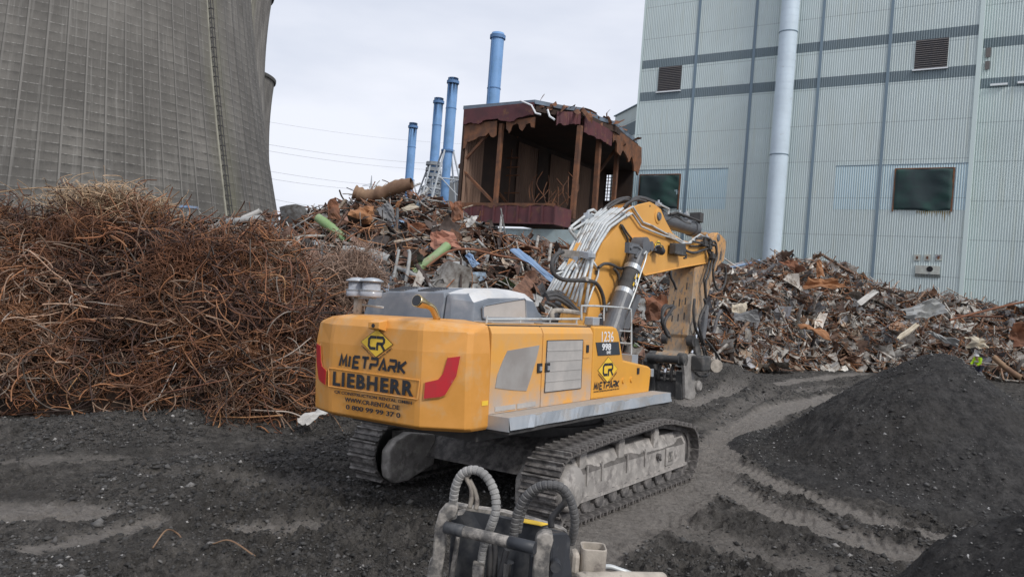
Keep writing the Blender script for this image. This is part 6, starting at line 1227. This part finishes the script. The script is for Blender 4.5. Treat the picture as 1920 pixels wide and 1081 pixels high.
# ---- pale pipes along the boom's back
TOP=[(448,168),(462,165),(478,158),(497,155),(514,165),(532,160),(550,160),(568,165),(588,160),(610,175),(632,190)]
MID=[(246,436),(262,440),(280,440),(297,440),(313,440),(330,443),(348,447),(364,450),(377,452),(386,455),(400,470)]
BOTM=[(88,730),(105,715),(128,705),(155,700),(178,705),(205,720),(232,745),(258,765),(280,780),(305,810),(345,850)]
n_=len(TOP)
for k in range(n_):
    y=.46-(.95*k/(n_-1)); t_=TOP[k]; m_=MID[k]; o_=BOTM[k]
    q1=(t_[0]-(t_[0]-m_[0])*.50,t_[1]+(m_[1]-t_[1])*.30); q2=(m_[0]+(t_[0]-m_[0])*.20+6*(k%2),m_[1]-(m_[1]-t_[1])*.32)
    low=[(m_[0]-2,m_[1]+40),(o_[0]+(m_[0]-o_[0])*.62+8*(k%3-1),m_[1]+(o_[1]-m_[1])*.4),o_]
    pts=[b3(p,y) for p in[(t_[0]+16,t_[1]-14),t_,q1,q2,m_]+low]
    P=[Vector(p) for p in pts]; rr_=[]
    for i in range(len(P)):   # soft bends
        if 0<i<len(P)-1: rr_+=[P[i].lerp(P[i-1],.12),P[i],P[i].lerp(P[i+1],.12)]
        else: rr_.append(P[i])
    b=MB(); b.tube(rr_,.038,8); b.build('hydraulic_pipe',pipew,boom,True)
# extra kinked pipes on the left and the right pair over the web
for k,(pts,y) in enumerate([([(440,185),(405,155),(375,165),(345,200),(255,270),(262,310),(325,360),(320,400),(300,440)],.5),([(430,200),(395,185),(350,240),(270,290),(245,280),(250,300),(305,370),(290,440)],.42),
    ([(600,175),(640,150),(672,135),(690,165),(740,240),(800,262),(900,318),(930,335),(975,352),(1040,385),(1085,350),(1125,322),(1180,350)],-.50),([(630,200),(665,180),(682,200),(728,268),(790,295),(880,330),(950,350),(1000,380),(1060,380),(1110,345),(1170,365)],-.53),
    ([(480,290),(380,350),(355,390),(340,440)],.0),([(270,520),(240,560),(150,590)],.3),([(285,520),(300,570),(345,610)],-.1),([(400,500),(440,560),(435,600),(390,720),(345,850)],-.5)]):
    P=[Vector(b3(p,y)) for p in pts]; rr_=[]
    for i in range(len(P)):
        if 0<i<len(P)-1: rr_+=[P[i].lerp(P[i-1],.15),P[i],P[i].lerp(P[i+1],.15)]
        else: rr_.append(P[i])
    b=MB(); b.tube(rr_,.036 if k<2 else .028,8); b.build('hydraulic_pipe',pipew,boom,True)
def clamp(pa_,pb_,ya,yb,th=.07,M=pipew,h=.05):
    A=Vector(b3(pa_,ya)); B=Vector(b3(pb_,yb)); d=(B-A).normalized(); u=Vector((0,0,1)); n=d.cross(u).normalized(); u=n.cross(d); b=MB(); V=[]
    for P in(A,B):
        for s1 in(-1,1):
            for s2 in(-1,1): V.append(P+n*h*s1+u*th*s2)
    b.add(V,[(0,1,3,2),(4,6,7,5),(0,4,5,1),(2,3,7,6),(0,2,6,4),(1,5,7,3)]); return b.build('pipe_clamp',M,boom,bevel=.01)
clamp((455,175),(625,200),.45,-.45); clamp((400,235),(590,262),.45,-.45,.03,galv,.04); clamp((330,330),(450,352),.45,-.4,.03,galv,.04); clamp((205,450),(335,465),.55,-.05,.10,creamm,.09); clamp((330,455),(400,470),-.05,-.5,.08,galv,.08); clamp((225,480),(320,492),.5,0,.06,galv,.1); clamp((320,625),(365,622),-.4,-.6,.05,creamm,.05); clamp((150,575),(440,580),.5,-.5,.05,darkm,.05)
clamp((905,325),(950,345),-.5,-.54,.07,creamm,.05)
# black hoses
HB=[([(470,160),(520,115),(580,85),(640,75),(660,90)],.3,.05),([(500,150),(560,110),(610,88),(650,92)],.15,.045),([(600,150),(650,110),(690,80),(740,78),(800,100),(850,110)],.0,.045),([(620,145),(665,95),(700,70),(760,78),(830,105),(870,120)],.1,.045),([(610,140),(640,110),(700,88),(760,100)],-.1,.04),
    ([(200,440),(160,455),(130,500),(128,560),(150,600),(210,628),(320,632),(400,640),(440,670),(470,740),(480,830),(478,900)],-.55,.055),
    ([(590,255),(610,300),(635,350),(640,420),(645,480),(620,540)],-.50,.035),([(600,260),(640,320),(680,370)],-.50,.03),([(440,545),(480,520),(530,525),(580,550),(640,540),(665,500)],-.6,.045),([(545,550),(575,600),(580,680),(570,760)],-.6,.045),
    ([(80,725),(130,712),(190,735),(240,780),(300,835)],-.6,.05),([(90,740),(150,730),(210,760),(260,800),(310,850)],-.7,.05),([(100,760),(160,755),(220,790),(280,840)],-.8,.05),([(70,735),(100,715),(160,720),(230,760),(290,830)],-.5,.045),([(85,780),(130,800),(180,850)],-.9,.045),([(110,790),(170,800),(230,850)],-.7,.04),
    ([(1000,405),(1040,435),(1090,445),(1150,425),(1190,415)],-.56,.05),([(930,565),(930,610),(950,650),(965,690)],-.5,.045),([(1190,380),(1225,370),(1238,430),(1222,500),(1215,600),(1235,680),(1260,695),(1290,660),(1300,590),(1295,535)],-.55,.045),([(1205,390),(1230,400),(1240,470),(1220,530),(1215,560)],-.62,.045),([(1180,430),(1190,480),(1175,560),(1155,620),(1160,700),(1165,800),(1150,850)],-.56,.045),([(1190,440),(1205,500),(1190,580),(1165,650),(1168,760)],-.62,.04),
    ([(860,150),(900,180),(950,185),(1000,215),(1040,230)],-.2,.04),([(870,130),(920,150),(915,180),(960,190),(1010,195),(1050,210)],-.3,.03),([(880,210),(940,180),(1000,190),(1060,240)],-.15,.04),([(900,230),(960,200),(1020,240),(1060,250)],-.3,.035),
    ([(1080,370),(1130,380),(1180,400),(1200,440)],-.6,.04),([(1100,350),(1150,340),(1200,360),(1215,400)],-.6,.04),([(1060,400),(1110,400),(1160,390),(1190,370)],-.52,.035),([(940,820),(890,800),(870,850),(880,930),(915,990)],-.1,.05),([(930,860),(895,880),(890,950),(920,1010)],-.3,.04)]
for pts,y,r in HB: b=MB(); b.tube(smoothpath([b3(p,y) for p in pts],5),r*.85,8); b.build('hydraulic_hose',rubber,boom,True)
# fittings
for p,y,s_ in(((1155,385),-.6,.13),((1190,375),-.55,.11),((1190,410),-.6,.1),((1170,345),-.5,.09),((1040,225),-.2,.14),((1035,190),-.2,.09),((990,185),-.2,.09),((845,120),-.2,.10),((370,200),.45,.12),((350,235),.48,.1),((395,465),-.5,.09),((1208,470),-.64,.12)):
    P=Vector(b3(p,y)); b=MB(); b.box(tuple(P-Vector((s_,s_*.6,s_*.6))),tuple(P+Vector((s_,s_*.6,s_*.6)))); b.tube([P+Vector((0,0,s_*.5)),P+Vector((0,0,s_*1.3))],s_*.35,8); b.build('hose_fitting',galv if y>-.55 else darkm,boom,bevel=.01)
P=[b3(p,-.6) for p in((940,380),(1005,385),(1010,470),(935,455))]; b=MB(); b.prism([(p[0],p[2]) for p in P],'y',-.72,-.5); vb=b.build('pipe_break_valve',couplerm,boom,bevel=.03)
b=MB(); q=b3((1012,455),-.65); b.tube([(q[0]-.05,-.7,q[2]+.05),(q[0]+.1,-.7,q[2]),(q[0]+.1,-.7,q[2]-.1),(q[0]-.05,-.7,q[2]-.12)],.03,6); b.build('valve_hook',darkm,vb)
b=MB(); P=[b3(p,-.4) for p in((845,115),(915,150),(912,185))]; b.tube(P,.03,6); b.build('stay_pipe',pipew,boom)
# ------------------------------------------------------------------ breaker bracket in the foreground
BD=5.0
def fa(p,d=0.): x,y=z7(p); return Vector(atY(x,y,BD+d))
br=empty('attachment_bracket','pale worn attachment bracket with black hoses standing close at the bottom of the view','excavator attachment',(0,0,0))
WL=.62
def fslab(name,pts,d,th,M,par=br,bevel=.012):
    P=[fa(p,d) for p in pts]; b=MB(); b.slab(P,(0,1,0),th); return b.build(name,M,par,bevel=bevel)
lw=[(205,350),(240,330),(300,330),(290,400),(240,430),(225,520),(235,620),(200,760),(160,1000),(150,1700),(-40,1700),(75,860),(110,700),(140,480),(165,400)]
fslab('side_plate',[(160,400),(205,345),(245,330),(300,345),(290,420),(240,440),(215,520),(215,640),(180,850),(170,1500),(40,1500),(80,860),(118,700),(132,500)],0,.10,attachm)
fslab('side_plate',[(860,600),(870,560),(920,530),(985,540),(990,590),(965,680),(955,860),(955,1500),(845,1500),(840,860),(850,700)],-.30,.10,attachm)
# boxy dark outer part of the right cheek
Q=[fa((985,535),-.20),fa((1090,530),-.02),fa((1118,575),-.02),fa((1112,700),-.02),fa((1130,860),-.02),fa((1130,1500),-.02),fa((960,1500),-.20),fa((960,860),-.20)]
b=MB(); nrm_=(Q[1]-Q[0]).cross(Q[7]-Q[0]).normalized(); b.slab(Q,nrm_*(1 if nrm_.y>0 else -1),.06); b.build('cheek_plate',attachd,br,bevel=.01)
b=MB(); P=fa((1005,772),-.25); b.cyl(tuple(P+Vector((0,-.02,0))),tuple(P+Vector((0,.06,0))),.035,14); b.build('bolt_head',attachd,br)
# back wall (dark) with pale top edge and yellow sticker
Q=[fa((260,335),.30),fa((400,362),.32),fa((640,395),.34),(fa((850,450),.34)),fa((1060,520),.34),fa((1090,545),.30),fa((1090,1500),.3),fa((200,1500),.3)]
b=MB(); b.slab(Q,(0,1,0),.05); bw_=b.build('back_plate',attachd,br,bevel=.008)
b=MB(); 
for a_,c_ in zip(Q[:5],Q[1:6]): d_=(c_-a_); u=Vector((0,0,.012)); V=[a_+Vector((0,-.004,0)),c_+Vector((0,-.004,0)),c_+Vector((0,.075,0)),a_+Vector((0,.075,0))]; b.add([v-u for v in V]+[v+u for v in V],[(3,2,1,0),(4,5,6,7),(0,1,5,4),(1,2,6,5),(2,3,7,6),(3,0,4,7)])
b.build('top_edge',attachm,bw_)
b=MB(); P=[fa(p,.33) for p in((750,438),(850,447),(950,470),(900,478),(760,455))]; P=[fa((745,428),.33),fa((860,448),.33),fa((955,470),.33),fa((900,482),.30),(fa((750,452),.30))]; b.slab(P,(0,.2,1),.006); b.build('yellow_sticker',sticker,bw_)
b=MB(); P=[fa(p,-.02) for p in((300,385),(355,375),(335,400),(300,405))]; b.slab(P,(0,1,0),.06); b.build('stop_block',attachm,br)
# upper pin across
A=fa((215,490),-.02); B=fa((860,640),-.32); d=(B-A)
b=MB(); b.cyl(A,A+d*.22,.041,24); pn=b.build('cross_pin',attachd,br,True); b=MB(); b.cyl(A+d*.72,B,.040,24); b.build('pin_end',attachd,pn,True); b=MB(); b.cyl(A+d*.22,A+d*.72,.037,24); b.build('pin_sleeve',attachm,pn)
A=fa((190,1250),-.02); B=fa((860,1400),-.32); b=MB(); b.cyl(A,B,.08,24); b.build('cross_pin',attachd,br)
# wrapped hoses: ridged spiral cover
def spiral(name,pts,r,M,par,turn=.034,lip=.06):
    P=smoothpath(pts,10); L_=[0]
    for a_,c_ in zip(P,P[1:]): L_.append(L_[-1]+(c_-a_).length)
    n=max(20,int(L_[-1]/(turn/5))); out=[];rs=[]
    for i in range(n+1):
        s_=L_[-1]*i/n; j=max(k for k in range(len(L_)) if L_[k]<=s_+1e-9); j=min(j,len(P)-2); t_=(s_-L_[j])/(L_[j+1]-L_[j]+1e-9); out.append(P[j].lerp(P[j+1],t_)); ph=(i%5); rs.append(r*(.84 if ph==0 else 1.0+lip*(ph-2.5)*.25))
    b=MB(); b.tube(out,r,16,rs=rs); return b.build(name,M,par,False)
spiral('wrapped_hose',[fa(p,d_) for p,d_ in(((265,420),.2),((268,320),.16),((285,200),.12),((330,110),.1),((400,78),.08),((470,95),.06),((530,160),.04),((570,260),.02),((575,370),.0),((545,470),.02),((510,560),.08),((480,680),.12),((460,860),.14),((455,1100),.14))],.031,wrap,br,.034)
spiral('wrapped_hose',[fa(p,d_) for p,d_ in(((705,560),.05),((710,480),.05),((735,370),.04),((790,270),.02),((870,205),.0),((960,185),-.02),((1050,205),-.02),((1110,290),.0),((1140,400),.02),((1140,500),.06),((1115,600),.12))],.030,wrapd,br,.034)
spiral('wrapped_hose',[fa(p,d_) for p,d_ in(((740,530),.16),((760,430),.16),((800,320),.14),((870,235),.12),((960,205),.1),((1050,240),.1),((1085,330),.12))],.019,wrapd,br,.026)
for pts,r in((((385,350),(400,280),(395,200),(365,140),(380,110)),.016),(((430,360),(440,300),(420,220),(385,150)),.016),(((975,490),(975,430),(1020,370),(1070,310),(1080,260)),.022),(((560,590),(570,700),(560,860)),.02),(((530,600),(535,720),(525,860)),.02)):
    b=MB(); b.tube(smoothpath([fa(p,.1) for p in pts],5),r,8); b.build('thin_hose',rubber if r>.018 else creamm,br,True)
b=MB(); 
for k in range(40): t_=k/39; P=fa((655-50*t_,650+210*t_),.05); b.tube([P,P+Vector((-.008,0,-.028))],.015 if k%2 else .022,6)
b.build('braided_hose',rubber,br)
b=MB(); b.cyl(fa((665,740),.05),fa((655,850),.05),.04,14); b.build('chrome_fitting',chrome,br)
fslab('hose_flange',[(405,770),(490,780),(485,1000),(395,1000)],.02,.12,attachm); fslab('inner_rib',[(285,560),(315,565),(270,860),(230,1200),(200,1200),(235,860)],.06,.2,attachm); fslab('inner_rib',[(830,700),(850,700),(850,1300),(800,1300)],-.1,.3,attachd)
fslab('small_lug',[(95,740),(118,720),(120,780),(90,860),(85,900),(70,900)],.05,.08,attachm)
# base so that it stands on the ground
G0=fa((100,1500),0); G1=fa((1130,1500),0); zb=min(G0.z,G1.z)+.05
b=MB(); b.box((G0.x-.1,BD-.35,gz(0,5)-.05),(G1.x+.15,BD+.4,zb+.1)); b.build('base_block',attachd,br,bevel=.03)
# pale cup and pipe beside it
P=fa((1265,790),.15); cu=empty('pale_hollow_casting','cream hollow cup shaped casting beside the near bracket','machine part',tuple(P)); s_=.19
def rr2(w_,d_,r,n=5):
    o=[]
    for cx_,cy_,a0 in((w_-r,d_-r,0),(-w_+r,d_-r,90),(-w_+r,-d_+r,180),(w_-r,-d_+r,270)):
        for k in range(n): a=R(a0+90*k/(n-1)); o.append((cx_+r*math.cos(a),cy_+r*math.sin(a)))
    return o
o1=rr2(.088,.085,.035); i1=rr2(.076,.072,.028); n=len(o1); hz_=.19; V=[(x*.92,y,-.06-1.8) for x,y in o1]+[(x,y,hz_-.03) for x,y in o1]+[(x,y,hz_-.03) for x,y in i1]+[(x*.9,y*.9,.0) for x,y in i1]
F=[(k*n+j,k*n+(j+1)%n,(k+1)*n+(j+1)%n,(k+1)*n+j) for k in range(3) for j in range(n)]+[tuple(range(3*n,4*n))]
b=MB(); b.add(V,F); b.build('cup',creamm,cu,bevel=.01)
b=MB(); P=fa((1150,660),.1)-fa((1265,790),.15); b.box(tuple(P+Vector((-.03,-.05,-.16))),tuple(P+Vector((.03,.08,.0)))); b.build('casting_ear',creamm,cu,bevel=.03)
A=fa((1150,895),-.05); B=fa((1790,860),.3); b=MB(); b.tube(smoothpath([A,A.lerp(B,.3),A.lerp(B,.6),B],3),.07,18,rs=[.07,.075,.068,.07,.064,.066,.060,.055,.05,.045]); o=b.build('pale_pipe',creamm,None,True,bevel=.02); tag(o,'cream dust covered pipe lying at the bottom edge right of the near bracket','pipe')
b=MB(); P=[fa(p,.5) for p in((1330,775),(1400,775),(1460,795),(1520,815),(1600,850))]; b.tube(smoothpath(P,4),.02,8); tag(b.build('thin_white_pipe',pipew,None,True),'thin curved white pipe behind the cream cup at the bottom edge','pipe')
